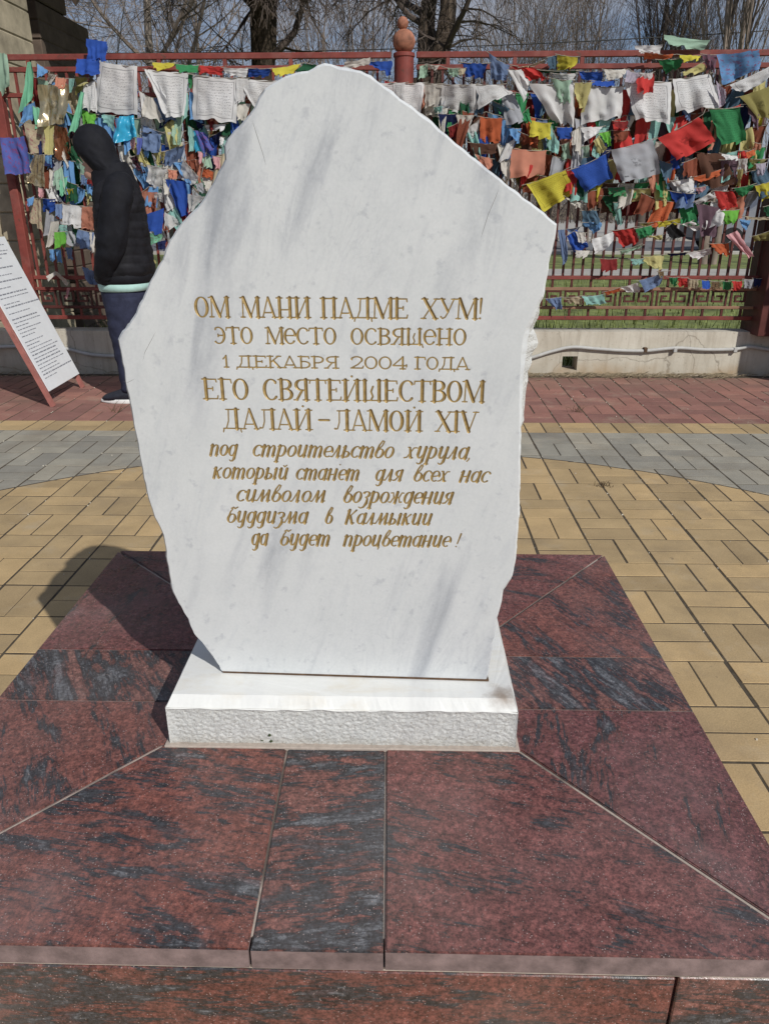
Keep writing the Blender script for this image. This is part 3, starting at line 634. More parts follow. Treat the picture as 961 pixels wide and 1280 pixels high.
    for nm, sel in (('engraved_panel', ~inside), ('inscription', inside)):
        qd = quads[sel]; used, inv = np.unique(qd, return_inverse=True); inv = inv.reshape(-1, 4)
        me = bpy.data.meshes.new(nm); me.vertices.add(len(used)); me.vertices.foreach_set('co', co[used].astype(np.float32).ravel())
        me.loops.add(inv.size); me.loops.foreach_set('vertex_index', inv.ravel().astype(np.int32))
        me.polygons.add(len(inv)); me.polygons.foreach_set('loop_start', np.arange(0, inv.size, 4, dtype=np.int32))
        me.update(calc_edges=True); me.validate()
        at_ = me.attributes.new('groove', 'FLOAT', 'POINT'); at_.data.foreach_set('value', gm.ravel()[used].astype(np.float32))
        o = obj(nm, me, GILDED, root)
        if nm == 'inscription': o['label'] = 'gold lettering of ten lines cut into the stone'
    CRACKM = m_simple('grey_crack', (.16, .15, .14), .9, .3, 60)
    for pts in ([(178, 456), (181, 441), (190, 424), (198, 409)], [(155, 477), (160, 478), (166, 475), (171, 473)], [(312.5, 141), (320, 165), (329, 193), (335, 216)],                 [(322, 122), (329, 114), (331, 111)], [(626, 229), (619, 247), (610, 268), (605, 284), (598, 306)], [(281, 200), (286, 188), (289, 183)]):
        b = MB(); q = [on_slab(*p) for p in pts]; b.tube([slab3(u, z, -.0002) for u, z in q], [.00015]+[.00036]*(len(q)-2)+[.00015], 5); b.build('crack', CRACKM, root)
    b = MB(); z = BZ+.0008; b.add([slab3(.006, z, .001), slab3(.436, z, .002), slab3(.43, z, -.08), slab3(.01, z, -.08), slab3(.004, z+.0025, .001), slab3(.436, z+.0025, .001), slab3(.43, z+.0025, -.08), slab3(.01, z+.0025, -.08)], [(4, 5, 6, 7), (0, 1, 5, 4), (1, 2, 6, 5), (3, 0, 4, 7)])
    b.build('mortar_bed', RUST, root)
stele()

# ------------------------------------------------------------------ fence wall, fence panels, posts
FY = 5.50
def fence_wall():
    root = empty('fence_wall', (0, 5.55, 0), 'low weathered concrete wall along the paving under the red fence', 'wall')
    hx0, hx1, hz0, hz1 = 1.150, 1.258, .028, .128
    def face(nm, x0, x1, z0, z1, y0=5.47, y1=5.63):
        b = MB(); nx = max(2, int((x1-x0)/.05))
        def wob(x, z): return .004*noise.noise(Vector((x*3, z*9, 1)))
        vs = []; 
        top = [.0035*noise.noise(Vector((x0+(x1-x0)*i/nx, 3, 0))*4) if z1 > .29 else 0 for i in range(nx+1)]
        for yy in (y0, y1):
            for zz in (z0, z1):
                for i in range(nx+1): x = x0+(x1-x0)*i/nx; vs.append((x, yy+(wob(x, zz) if yy == y0 else 0), zz+(top[i] if zz == z1 else 0)))
        q = nx+1
        fs = []
        for i in range(nx): fs += [(i, i+1, q+i+1, q+i), (q+i, q+i+1, 3*q+i+1, 3*q+i), (2*q+i+1, 2*q+i, 3*q+i, 3*q+i+1), (i+1, i, 2*q+i, 2*q+i+1)]
        fs += [(0, q, 3*q, 2*q), (q-1, 3*q-1, 4*q-1, 2*q-1)]
        b.add(vs, fs); b.build(nm, WALLM, root)
    face('wall_body', -4.6, hx0, -.05, .303); face('wall_body', hx1, 4.2, -.05, .303); face('wall_lintel', hx0+.0005, hx1-.0005, hz1, .303); face('wall_threshold', hx0+.0005, hx1-.0005, -.05, hz0)
fence_wall()
b = MB(); cp = [at(-60, 436, 5.455), at(60, 433, 5.455), at(120, 444, 5.45), at(200, 446, 5.455)]+[at(x, y, 5.452) for x, y in ((400, 452), (600, 455), (655, 449), (690, 439), (715, 434), (745, 436), (775, 438), (806, 438.5), (845, 435), (880, 437), (917, 436.5), (937, 433.5), (961, 437), (1000, 440))]
cs = []
for i in range(len(cp)-1):
    for j in range(6):
        a, c = cp[max(i-1, 0)], cp[min(i+2, len(cp)-1)]; t = j/6
        p1, p2 = cp[i], cp[i+1]; cs.append(.5*((2*p1)+(p2-a)*t+(2*a-5*p1+4*p2-c)*t*t+(3*p1-a-3*p2+c)*t**3))
r_ = empty('conduit', (0, 5.455, .17), 'wavy pale grey plastic conduit fixed along the low wall', 'pipe')
b.tube(cs, .0125, 10); b.build('pipe', GREYPIPE, r_, smooth=True)
for x in (806, 843, 918):
    b = MB(); p = at(x, 437, 5.452); b.box(p.x-.012, 5.436, p.z-.017, p.x+.012, 5.47, p.z+.015, .002); b.build('clip', RUST if x == 806 else GREYPIPE, r_)

def fence(x0, x1, label):
    root = empty('iron_fence', ((x0+x1)/2, FY, .303), label, 'fence', 'red iron fence panels')
    def rail(z, h, mat, y=FY, d=.028): b = MB(); b.box(x0, y-d/2, z-h/2, x1, y+d/2, z+h/2, .003); b.build('rail', mat, root)
    rail(2.014, .034, REDP); rail(1.945, .030, REDP); rail(1.80, .026, REDP); rail(.668, .026, REDP); rail(.592, .022, TANP if x0 > 0 else REDP); rail(.466, .020, TANP if x0 > 0 else BARP); rail(.394, .026, REDP)  # left lower rails coloured darker than tan to stand for the shade there
    n = int((x1-x0)/.0665)
    for i in range(n):
        x = x0+.035+i*.0665; b = MB(); lo = .407 if i % 2 == 0 else .681
        w_ = .0075
        if lo < .5:
            b.box(x-w_, FY-w_, .407, x+w_, FY+w_, .455); b.box(x-w_, FY-w_, .604, x+w_, FY+w_, .655)
        b.box(x-w_, FY-w_, .681, x+w_, FY+w_, 1.93); b.build('baluster', BARP if x0 > 0 else REDP, root)
    for i in range(int((x1-x0)/.42)):
        x = x0+.2+i*.42; b = MB(); b.box(x-.012, FY-.012, 1.96, x+.012, FY+.012, 1.997); b.build('spacer', REDP, root)
    n = int((x1-x0-.05)/.128)
    for i in range(n):   # greek key band
        cx = x0+.085+i*.128; s = .047; zc = .529; k = 1 if i % 2 else -1; b = MB(); q = .006
        pts = [(-s, -s*1.05), (-s, s), (s, s), (s, -s*.45), (-s*.35, -s*.45), (-s*.35, s*.3), (s*.3, s*.3)]
        for (a, c), (d, e) in zip(pts[:-1], pts[1:]):
            xa, xb = sorted((cx+k*a, cx+k*d)); za, zb = sorted((zc+c, zc+e)); b.box(xa-q, FY-.008+random.uniform(0, .0008), za-q, xb+q, FY+.008-random.uniform(0, .0008), zb+q)
        b.build('meander', BARP, root)
fence(-2.60, -.085, 'red iron fence panel behind the hooded person')
fence(.075, 2.47, 'red iron fence panel beside the finial post, ending at the added out-of-view pedestal')
def square_post(x, label, w_=.034, mat=None):
    b = MB(); b.box(x-w_, FY-w_, .29, x+w_, FY+w_, 2.03, .004); tag(b.build('fence_post', mat or REDP), label, 'post')
square_post(-2.63, 'square red fence post against the yellow block pillar', .03)
square_post(2.60, 'wide dark red end post of the fence on the side of the car', .15, BARP)
r_ = empty('finial_post', (-.003, FY, .303), 'round terracotta post topped by two stacked balls', 'post')
b = MB(); b.lathe([(.062, 0), (.062, 1.70), (.068, 1.703), (.068, 1.722), (.060, 1.726), (.0, 1.727)], (-.003, FY, .30), 28); b.build('shaft', REDP, r_, smooth=False)
def ball(cx, cz, rad, sq=1.0): b = MB(); b.lathe([(rad*math.sin(math.pi*i/14), -rad*sq*math.cos(math.pi*i/14)) for i in range(15)], (cx, FY, cz), 24); return b
ball(-.004, 2.087, .071, .98).build('lower_ball', TERRA, r_, smooth=True); ball(-.013, 2.185, .036, 1.05).build('upper_ball', TERRA, r_, smooth=True)

# ------------------------------------------------------------------ masonry: pillar, pedestal, building
def courses(name, x0, y0, x1, y1, z0, z1, h, mat, parent, bw=.4, j=.008, seed=1):
    b = MB(); rnd = random.Random(seed); z = z0; r = 0
    while z < z1-.02:
        zt = min(z+h, z1); n = max(1, round((x1-x0)/bw)); off = (.5 if r % 2 else 0)
        xs = [x0]+[x0+(i+off)*(x1-x0)/n for i in range(0 if off else 1, n)]+[x1]
        for a, c in zip(xs[:-1], xs[1:]):
            d = rnd.uniform(-.004, .004)
            if c-a > .03: b.box(a+j/2, y0+d, z+j/2, c-j/2, y1-d, zt-j/2, .006)
        z += h; r += 1
    b.box(x0+.012, y0+.014, z0, x1-.012, y1-.014, z1-.01)
    return b.build(name, mat, parent)
r_ = empty('block_pillar', (-3.0, 6.0, 0), 'yellowish block pillar behind the end of the fence', 'pillar')
courses('shaft', -3.5, 5.74, -2.69, 6.3, -.05, 3.6, .19, BLOCK, r_, .4)
b = MB(); b.tube([(-2.765, 5.725, 0), (-2.765, 5.722, 1.2), (-2.77, 5.725, 2.0)], .009, 6); tag(b.build('drain_pipe', TANP), 'thin pale pipe running down the yellow block pillar', 'pipe')
r_ = empty('sun_blocker', (3.4, 5.0, 0), 'added out-of-view pedestal at the end of the fence', 'blocker')  # unseen block added to throw shade on the wall and fence end
courses('shaft', 3.02, 4.62, 3.62, 5.22, 0, 1.22, .2, BLOCK, r_, .3); b = MB(); b.box(2.98, 4.58, 1.22, 3.66, 5.26, 1.29, .01); b.build('cap', CONC, r_)
r_ = empty('block_building', (-4.4, 7.6, 0), 'dark brown stepped block building under a wide unseen roof', 'building')
for i, (yb, zt) in enumerate(((8.08, 2.655), (7.62, 2.80), (7.45, 3.45))):
    courses('wall', -6.5, 7.0-.002*i, -2.92+.0015*i, yb, -.05 if i == 0 else (2.656, 2.80)[i-1]+.001*i, zt, .135, DBLOCK, r_, .45, .010, i)
b = MB(); b.box(-8, 5.9, 3.45, -1.55, 10.5, 3.62, .01); b.build('roof', DBLOCK, r_)  # roof kept out of view, its overhang sized to shade the walls
b = MB(); c = at(95, 7, 6.7); b.loft([[(c.x+q*a, 6.7+q*e, z) for a, e in ((-1, -1), (1, -1), (1, 1), (-1, 1))] for q, z in ((.004, c.z), (.09, c.z+.16), (.11, 3.449))]); b.build('corner_pendant', DBLOCK, r_)

# ------------------------------------------------------------------ information board
def a_board():
    L = Vector((-2.133, 4.475, 0)); Rr = Vector((-2.157, 4.997, 0)); dv = (Rr-L).normalized(); bk = Vector((-dv.y, dv.x, 0)); tl = R(21)
    up = bk*math.sin(tl)+Vector((0, 0, 1))*math.cos(tl); nn = dv.cross(up).normalized(); W = (Rr-L).length
    root = empty('information_board', (-2.3, 4.74, 0), 'white folding notice board with a red frame and rows of small print', 'notice board')
    def P(u, v, d=0): return L+dv*u+up*v+nn*d
    H = 1.02
    for u in (.0, W): b = MB(); b.bar(P(u, 0), P(u, H), .028, .024); b.build('leg', FRAMEP, root)
    back = bk*.72
    for u in (.03, W-.03): b = MB(); b.bar(L+dv*u+back, P(u, H-.01, -.02), .026, .022); b.build('leg', FRAMEP, root)
    for v in (.10, H-.015): b = MB(); b.bar(P(.012, v, -.004), P(W-.012, v, -.004), .022, .02); b.build('crossbar', FRAMEP, root)
    b = MB(); q = [P(.012, .09, .0155), P(W+.006, .09, .0155), P(W+.006, H, .0155), P(.012, H, .0155)]; q2 = [v+nn*.006 for v in q]
    b.add(q+q2, [(3, 2, 1, 0), (4, 5, 6, 7)]+[(j, (j+1) % 4, 4+(j+1) % 4, 4+j) for j in range(4)]); pn = b.build('panel', WHITEB, root)
    b = MB(); rnd = random.Random(2); v = H-.05
    while v > .13:
        head = rnd.random() < .3; u = .045; end = W*(rnd.uniform(.72, .95) if head else rnd.uniform(.35, .9)); h = .0095 if head else .0065
        while u < end:
            wl = rnd.uniform(.012, .05); k = u
            while k < u+wl:
                lw = rnd.uniform(.003, .006)
                b.add([P(k, v, .0222), P(k+lw*.75, v, .0222), P(k+lw*.75, v+h*rnd.uniform(.6, 1), .0222), P(k, v+h*rnd.uniform(.6, 1), .0222)], [(0, 1, 2, 3)]); k += lw
            u += wl+.010
        v -= .021 if rnd.random() < .8 else .036
    b.build('print', INK, pn)
a_board()

# ------------------------------------------------------------------ the car on the road
def car():
    root = empty('parked_car', (9.0, 21.2, -.03), 'grey car standing on the road beyond the fence', 'car')
    CP = m_simple('grey_car_paint', (.22, .23, .26), .3, .05, 3, .5, bump=0); GL = m_simple('car_glass', (.02, .022, .025), .08, .1, 3, .6, bump=0); TY = m_simple('tyre_rubber', (.015, .015, .016), .8, .2, 10, bump=0); AL = m_simple('alloy', (.5, .5, .52), .3, .1, 10, .5, .8, 0)
    X, Y = 7.45, 20.4
    prof = [(0, .32), (.0, .62), (.12, .78), (.75, .93), (1.12, .98), (1.75, 1.40), (2.2, 1.47), (3.1, 1.46), (3.75, 1.30), (4.15, .98), (4.25, .80), (4.25, .34), (3.9, .22), (.3, .22)]
    def ring(y, ins): 
        cx, cz = 2.1, .7
        return [(X+cx+(x-cx)*(1-ins*.6), y, cz+(z-cz)*(1-ins) if z > .7 else z) for x, z in prof]
    b = MB(); b.loft([ring(Y, .10), ring(Y+.05, .02), ring(Y+.2, 0), ring(Y+1.5, 0), ring(Y+1.65, .02), ring(Y+1.7, .10)]); b.build('body', CP, root, smooth=False)
    for pts in ([(1.32, 1.0), (1.82, 1.33), (2.22, 1.39), (2.22, 1.0)], [(2.29, 1.0), (2.29, 1.39), (3.05, 1.38), (3.55, 1.24), (3.75, 1.02)]):
        b = MB(); v = [(X+x, Y-.006, z) for x, z in pts]; n = len(v); v += [(x, Y+.03, z) for x, _, z in v]; b.add(v, [tuple(range(n)), tuple(range(2*n-1, n-1, -1))]+[(j, (j+1) % n, n+(j+1) % n, n+j) for j in range(n)]); b.build('window', GL, root)
    for wx in (.82, 3.38):
        for wy in (Y-.01, Y+1.53):
            b = MB(); prof2 = [(.20, 0), (.29, .0), (.315, .03), (.315, .16), (.29, .19), (.20, .19)]; rings = []
            for rr, yy in prof2: rings.append([(X+wx+rr*math.cos(2*math.pi*j/28), wy+yy, .285+rr*math.sin(2*math.pi*j/28)) for j in range(28)])
            b.loft(rings, caps=True); wh = b.build('wheel', TY, root)
            b = MB()
            for j in range(5): a = 2*math.pi*j/5; b.bar((X+wx, wy-.004, .285), (X+wx+.19*math.cos(a), wy-.004, .285+.19*math.sin(a)), .05, .012)
            b.build('rim', AL, wh)
    b = MB(); b.box(X-.005, Y+.12, .60, X+.16, Y+.45, .72, .02); b.build('headlight', AL, root)
car()

# ------------------------------------------------------------------ prayer flags
def m_cloth(name, col, kind):
    k = NT('cloth_'+name+'_'+kind); uv = k.n('ShaderNodeUVMap').outputs[0]; c = k.coord(); rn = k.n('ShaderNodeObjectInfo').outputs['Random']
    s = k.n('ShaderNodeSeparateXYZ'); k.l(uv, s.inputs[0]); u, v = s.outputs[0], s.outputs[1]
    fade = k.noise(6, 5, .6, c); base = k.ramp(fade, [(.3, tuple(x*.82 for x in col)), (.7, tuple(min(.8, x*1.12) for x in col))])
    weave = k.noise(300, 2, .5, c); base = k.mix(.15, base, weave, 'OVERLAY')
    ink = tuple(x*.30 for x in col) if kind != 'print' else (.16, .155, .17)
    if kind in ('text', 'print', 'lungta'):
        # wood-block print: a frame line, rows of broken strokes, a small figure in the middle
        edge = k.math('MINIMUM', k.math('MINIMUM', u, k.math('SUBTRACT', 1.0, u)), k.math('MINIMUM', v, k.math('SUBTRACT', 1.0, v)))
        frame = k.math('MULTIPLY', k.math('GREATER_THAN', edge, .085), k.math('LESS_THAN', edge, .105))
        inside = k.math('GREATER_THAN', edge, .13)
        off = k.math('MULTIPLY', rn, 50.0)
        uo = k.n('ShaderNodeCombineXYZ'); k.l(k.math('ADD', k.math('MULTIPLY', u, 34.0), off), uo.inputs[0]); k.l(k.math('MULTIPLY', v, 46.0), uo.inputs[1])
        strokes = k.ramp(k.noise(1.0, 3, .6, uo.outputs[0]), [(.50, 0.0), (.58, 1.0)])
        rows = k.math('GREATER_THAN', k.math('FRACT', k.math('MULTIPLY', v, 15.0)), .36)
        fig = k.n('ShaderNodeVectorMath', operation='DISTANCE'); k.l(uv, fig.inputs[0]); fig.inputs[1].default_value = (.5, .52, 0)
        blob = k.math('ADD', fig.outputs['Value'], k.math('MULTIPLY', k.noise(9, 4, .6, uv), .22))
        figm = k.ramp(blob, [(.22, 1.0), (.27, 0.0)])
        if kind == 'lungta':
            uo2 = k.n('ShaderNodeCombineXYZ'); k.l(k.math('ADD', k.math('MULTIPLY', u, 9.0), off), uo2.inputs[0]); k.l(k.math('MULTIPLY', v, 9.0), uo2.inputs[1])
            mk = k.math('MULTIPLY', k.math('MULTIPLY', figm, k.ramp(k.noise(1.3, 4, .6, uo2.outputs[0]), [(.42, 0.0), (.52, 1.0)])), .75)
            cx_ = k.math('ABSOLUTE', k.math('SUBTRACT', k.math('ABSOLUTE', k.math('SUBTRACT', u, .5)), .33)); cy_ = k.math('ABSOLUTE', k.math('SUBTRACT', v, .13))
            mk = k.math('MAXIMUM', mk, k.math('MULTIPLY', k.math('LESS_THAN', cx_, .06), k.math('LESS_THAN', cy_, .022)))
            mk = k.math('MULTIPLY', mk, .8)
        else:
            mk = k.math('MULTIPLY', k.math('MULTIPLY', strokes, rows), inside); mk = k.math('MAXIMUM', mk, frame)
            mk = k.math('MULTIPLY', mk, .55 if kind == 'print' else .5)
        base = k.mix(mk, base, ink)
    if kind == 'motif':   # coarse printed picture
        mm = k.ramp(k.noise(7, 7, .72, uv, .2), [(.52, 0.0), (.60, .7)]); base = k.mix(mm, base, (.30, .05, .11) if name != 'gold' else (.10, .07, .05))
    shiny = name in ('gold', 'copper', 'cyan')
    d = k.n('ShaderNodeBsdfPrincipled'); k.l(base, d.inputs['Base Color']); d.inputs['Roughness'].default_value = .24 if shiny else .85; d.inputs['Specular IOR Level'].default_value = .5 if shiny else .15
    if name in ('gold', 'copper'): d.inputs['Metallic'].default_value = .75
    t = k.n('ShaderNodeBsdfTranslucent'); k.l(base, t.inputs[0]); mxs = k.n('ShaderNodeMixShader'); mxs.inputs[0].default_value = .30
    k.l(d.outputs[0], mxs.inputs[1]); k.l(t.outputs[0], mxs.inputs[2]); k.l(mxs.outputs[0], k.o.inputs[0]); return k.m
PAL = dict(white=(.77, .765, .75), offwhite=(.66, .63, .57), grey=(.40, .41, .44), yellow=(.60, .53, .07), paleyellow=(.55, .50, .22), olive=(.30, .27, .10), green=(.05, .25, .10), dgreen=(.025, .10, .05), lime=(.16, .45, .07),
    mint=(.22, .55, .36), palegreen=(.36, .52, .40), teal=(.30, .55, .50), red=(.56, .055, .05), dred=(.22, .03, .03), orange=(.56, .14, .06), salmon=(.58, .25, .17), rust=(.24, .075, .045), brown=(.13, .065, .045), copper=(.45, .20, .11),
    blue=(.035, .095, .40), denim=(.17, .24, .40), sky=(.16, .34, .62), cyan=(.05, .42, .66), navy=(.022, .03, .10), violet=(.10, .13, .40), pink=(.66, .36, .38), lilac=(.46, .42, .50), gold=(.62, .52, .34), beige=(.50, .43, .30), black=(.02, .02, .022), plum=(.16, .10, .13), slate=(.10, .17, .24))
_cm = {}
def cloth(name, kind='plain'):
    if (name, kind) not in _cm: _cm[(name, kind)] = m_cloth(name, PAL[name], kind)
    return _cm[(name, kind)]
KROP = dict(K1=(0, 40, 6.006), K2=(140, 60, 4.805), K3=(0, 180, 5.815), K4=(480, 60, 5.339), K5=(640, 50, 6.006), K6=(800, 40, 5.969), K7=(650, 180, 6.006), K8=(800, 180, 5.969), K9=(670, 290, 3.302), KB=(160, 140, 7.39), Z1=(280, 60, 4.805), S=(0, 0, 1.0), C4=(620, 0, 2.818))
frnd = random.Random(11)
def flag_mesh(P, fold=1.0, n=16, curl=0.0):
    """P: top-left, top-right, bottom-right, bottom-left in the scene; cloth hanging in soft folds."""
    TL, TR, BR, BL = P; b = MB(); wd = ((TR-TL).length+(BR-BL).length)/2; ht = ((BL-TL).length+(BR-TR).length)/2; sz = min(wd, ht)
    ph, f1, f2 = frnd.uniform(0, 6.28), frnd.uniform(.8, 1.9), frnd.uniform(2.0, 3.4); sk = frnd.uniform(-1.5, 1.5); A = sz*frnd.uniform(.06, .15)*fold; sag = ht*frnd.uniform(-.02, .06)
    vs, uv = [], []; C0 = (TL+TR+BR+BL)/4
    cs, cw_ = frnd.choice(((0, 1), (1, 1))), (frnd.uniform(.25, .7) if frnd.random() < .45*fold else 0); pin = frnd.uniform(0, .16)*min(1, fold); tp = frnd.uniform(.35, .9); dirn = frnd.choice((-1, 1))
    if sz > .14 or frnd.random() < .25: cw_ = cw_*.25; pin = 0; A *= .8
    for j in range(n+1):
        t = j/n
        for i in range(n+1):
            s = i/n; p = TL.lerp(TR, s).lerp(BL.lerp(BR, s), t); g = .25+.75*t
            d = A*g*(math.sin(6.283*f1*s+ph+sk*t)+.45*math.sin(6.283*f2*s+ph*2-sk*2*t))+.02*ht*math.sin(3*t+ph)
            w1 = noise.noise(Vector((s*4+ph*5, t*3+dirn*s*2, 1))); w2 = 1-abs(noise.noise(Vector((s*5.5+t*2.5*dirn+ph*3, t*3.2, 9))))*2
            d += A*(.55*w1+.42*w2*g)
            dz = sag*t*math.sin(math.pi*s)+(-.25*A*math.sin(6.283*f1*s+ph+1)*t); dz -= .02*wd*math.sin(math.pi*s)*(1-t)
            if pin > .08: p = Vector((p.x+(C0.x-p.x)*pin*math.exp(-((t-tp)/.25)**2), p.y, p.z))
            cu = max(0, (1-abs(s-cs[0]))+(1-abs(t-cs[1]))-1.25)/.75
            if cw_ and cu > 0: p = p+(C0-p)*(cu**1.4*cw_); d -= sz*.35*cw_*math.sin(min(1, cu)*2.4)
            e = .007*noise.noise(Vector((s*5+ph, t*5, 7)))*(1+1.2*(t > .98))
            vs.append((p.x+e, p.y+d, p.z+dz+e)); uv.append((s, 1-t))
    b.add(vs, [(j*(n+1)+i, (j+1)*(n+1)+i, (j+1)*(n+1)+i+1, j*(n+1)+i+1) for j in range(n) for i in range(n)], uv)
    return b
def quad(crop, q, Y):
    ox, oy, s = KROP[crop]; pts = [(ox+q[i]/s, oy+q[i+1]/s) for i in range(0, 8, 2)]
    tl = frnd.uniform(-.03, .05)
    return [at(*pts[0], Y+frnd.uniform(-.012, .012)), at(*pts[1], Y+frnd.uniform(-.012, .012)), at(*pts[2], Y+tl+frnd.uniform(-.03, .03)), at(*pts[3], Y+tl+frnd.uniform(-.03, .03))]
CORD = m_simple('weathered_cord', (.27, .24, .20), .9, .3, 40, bump=0)
def cord_mesh(pts, parent, sag=.012):
    if len(pts) < 2: return
    q = []
    for a, c in zip(pts[:-1], pts[1:]):
        for j in range(4): t = j/4; p = a.lerp(c, t); p = p+Vector((0, 0, -sag*4*t*(1-t)*min(1, (c-a).length*3))); q.append(p)
    q.append(pts[-1]); b = MB(); b.tube(q, .0024, 5); b.build('cord', CORD, parent)
def flag_string(label, Y, items, ends=None, cord=True):
    """items: (crop, 8 crop coordinates, colour, print). One cord, its flags are parts."""
    fl = []
    for k_, (crop, q, colr, kind) in enumerate(items): fl.append((quad(crop, q, Y-.0035*(k_ % 7)), colr, kind))
    c = fl[0][0][0]
    root = empty('prayer_flag_string', c, label, 'prayer flags', 'strings of prayer flags on the fence')
    for P, colr, kind in fl: flag_mesh(P).build('flag', cloth(colr, kind), root, smooth=True, uv=True)
    if cord:
        runs = []; cur = [at(*ends[0], Y)] if ends else []
        for P, _, _ in sorted(fl, key=lambda f: f[0][0].x):
            e = (P[1]-P[0])*.12; a, c_ = P[0]-e+Vector((0, .004, .002)), P[1]+e+Vector((0, .004, .002))
            if P[1].x < P[0].x: continue
            if cur and ((a-cur[-1]).length > .30 or abs(a.z-cur[-1].z) > .06 or a.x < cur[-1].x-.01): runs.append(cur); cur = []
            cur += [a, c_]
        if ends: cur.append(at(*ends[1], Y))
        runs.append(cur)
        for q in runs: cord_mesh(q, root)
    return root
def scarf(label, cat, name, Y, crop, q, colr, kind='plain', fold=1.4, n=14):
    P = quad(crop, q, Y); b = flag_mesh(P, fold, n); o = b.build(name, cloth(colr, kind), None, smooth=True, uv=True)
    c = (P[0]+P[1])/2; o.data.transform(Matrix.Translation(-c)); o.location = c; tag(o, label, cat); return o
T = 'text'; L_ = 'lungta'; P_ = 'plain'; PR = 'print'
exec_flags = True
flag_string('cord of big white printed flags left of the stone', 5.40, [
 ('K1', (625, 400, 715, 360, 730, 602, 625, 575), 'white', PR), ('K1', (750, 222, 1035, 255, 1035, 618, 710, 590), 'white', PR),
 ('K2', (205, 290, 250, 300, 310, 440, 155, 430), 'offwhite', P_), ('K2', (215, 130, 462, 150, 435, 412, 322, 425), 'white', PR), ('K2', (198, 128, 225, 134, 366, 322, 314, 404), 'white', P_),
 ('K2', (485, 158, 757, 178, 745, 447, 480, 425), 'white', PR), ('K2', (748, 180, 820, 182, 800, 335, 745, 330), 'white', T), ('K2', (745, 335, 835, 335, 800, 440, 740, 445), 'offwhite', P_), ('K2', (770, 182, 1010, 195, 990, 420, 850, 368), 'white', PR)])
flag_string('cord of big white printed flags right of the stone', 5.40, [
 ('K4', (-60, 232, 140, 230, 110, 420, -40, 440), 'white', PR), ('K4', (60, 232, 272, 230, 240, 445, 80, 445), 'white', PR), ('K4', (272, 238, 400, 236, 365, 380, 275, 398), 'offwhite', PR), ('K4', (388, 240, 612, 240, 622, 437, 378, 428), 'white', PR), ('K4', (600, 243, 795, 240, 862, 296, 628, 408), 'white', PR),
 ('K5', (-30, 225, 60, 225, 130, 310, 98, 488), 'white', P_), ('K5', (118, 325, 472, 325, 462, 657, 330, 652), 'white', P_), ('K5', (545, 345, 832, 345, 838, 597, 513, 637), 'white', P_),
 ('K6', (-130, 345, 230, 372, 215, 692, -40, 668), 'white', PR), ('K6', (240, 350, 516, 308, 612, 556, 268, 606), 'white', PR), ('K6', (668, 392, 985, 245, 985, 380, 718, 462), 'white', PR)])
flag_string('row of small bright rolled flags above the big white flags', 5.45, [
 ('K2', (245, 85, 380, 88, 376, 138, 246, 130), 'yellow', P_), ('K2', (386, 95, 522, 104, 516, 148, 388, 140), 'green', P_), ('K2', (460, 140, 485, 145, 482, 245, 455, 245), 'green', P_), ('K2', (528, 104, 670, 110, 666, 162, 530, 150), 'red', P_), ('K2', (672, 118, 816, 122, 815, 174, 670, 168), 'white', P_), ('K2', (820, 120, 952, 122, 948, 176, 820, 172), 'blue', P_),
 ('Z1', (290, 122, 462, 92, 425, 150, 295, 182), 'yellow', P_), ('Z1', (425, 140, 480, 92, 560, 105, 520, 150), 'dgreen', P_)], ends=((186, 78), (402, 84)))
flag_string('mixed small flags along the top rail right of the finial post', 5.43, [
 ('K4', (285, 110, 365, 118, 350, 150, 310, 140), 'offwhite', P_), ('K4', (425, 135, 500, 135, 490, 195, 430, 190), 'palegreen', P_), ('K4', (488, 140, 545, 135, 540, 190, 500, 190), 'beige', P_), ('K4', (520, 95, 692, 100, 662, 202, 540, 192), 'blue', P_), ('K4', (700, 34, 832, 120, 812, 228, 716, 205), 'denim', L_),
 ('K5', (0, 190, 150, 200, 262, 292, 130, 302), 'red', P_), ('K5', (60, 205, 225, 155, 225, 175, 90, 215), 'gold', P_), ('K5', (158, 215, 482, 225, 480, 246, 200, 244), 'dgreen', P_), ('K5', (265, 130, 338, 112, 336, 222, 270, 216), 'slate', P_), ('K5', (340, 108, 492, 125, 486, 238, 338, 226), 'yellow', L_), ('K5', (305, 250, 480, 250, 470, 305, 310, 285), 'white', P_),
 ('K5', (500, 233, 682, 235, 676, 308, 498, 302), 'blue', P_), ('K5', (598, 305, 770, 306, 766, 346, 600, 342), 'blue', P_), ('K5', (690, 220, 858, 220, 846, 298, 692, 296), 'offwhite', T)], ends=((530, 82), (795, 92)))
flag_string('pale green and yellow flags hanging over the big white ones', 5.375, [('K5', (285, 285, 447, 302, 436, 472, 345, 470), 'palegreen', L_), ('K5', (470, 320, 602, 318, 535, 542, 470, 526), 'paleyellow', L_), ('K5', (860, 225, 965, 258, 905, 332, 846, 312), 'lilac', P_), ('K6', (-30, 335, 96, 300, 97, 456, -22, 458), 'red', P_), ('K6', (-5, 305, 86, 308, 82, 412, -5, 402), 'white', L_)])
flag_string('green and yellow flags by the top rail near the shiny blue scarf', 5.42, [('K6', (130, 205, 302, 195, 332, 266, 188, 312), 'green', L_), ('K6', (288, 168, 452, 175, 442, 205, 320, 222), 'yellow', P_), ('K6', (315, 300, 462, 228, 518, 300, 330, 322), 'paleyellow', L_), ('K6', (30, 150, 240, 168, 230, 198, 20, 205), 'orange', P_), ('K6', (460, 165, 570, 170, 560, 300, 500, 280), 'plum', 'motif')])
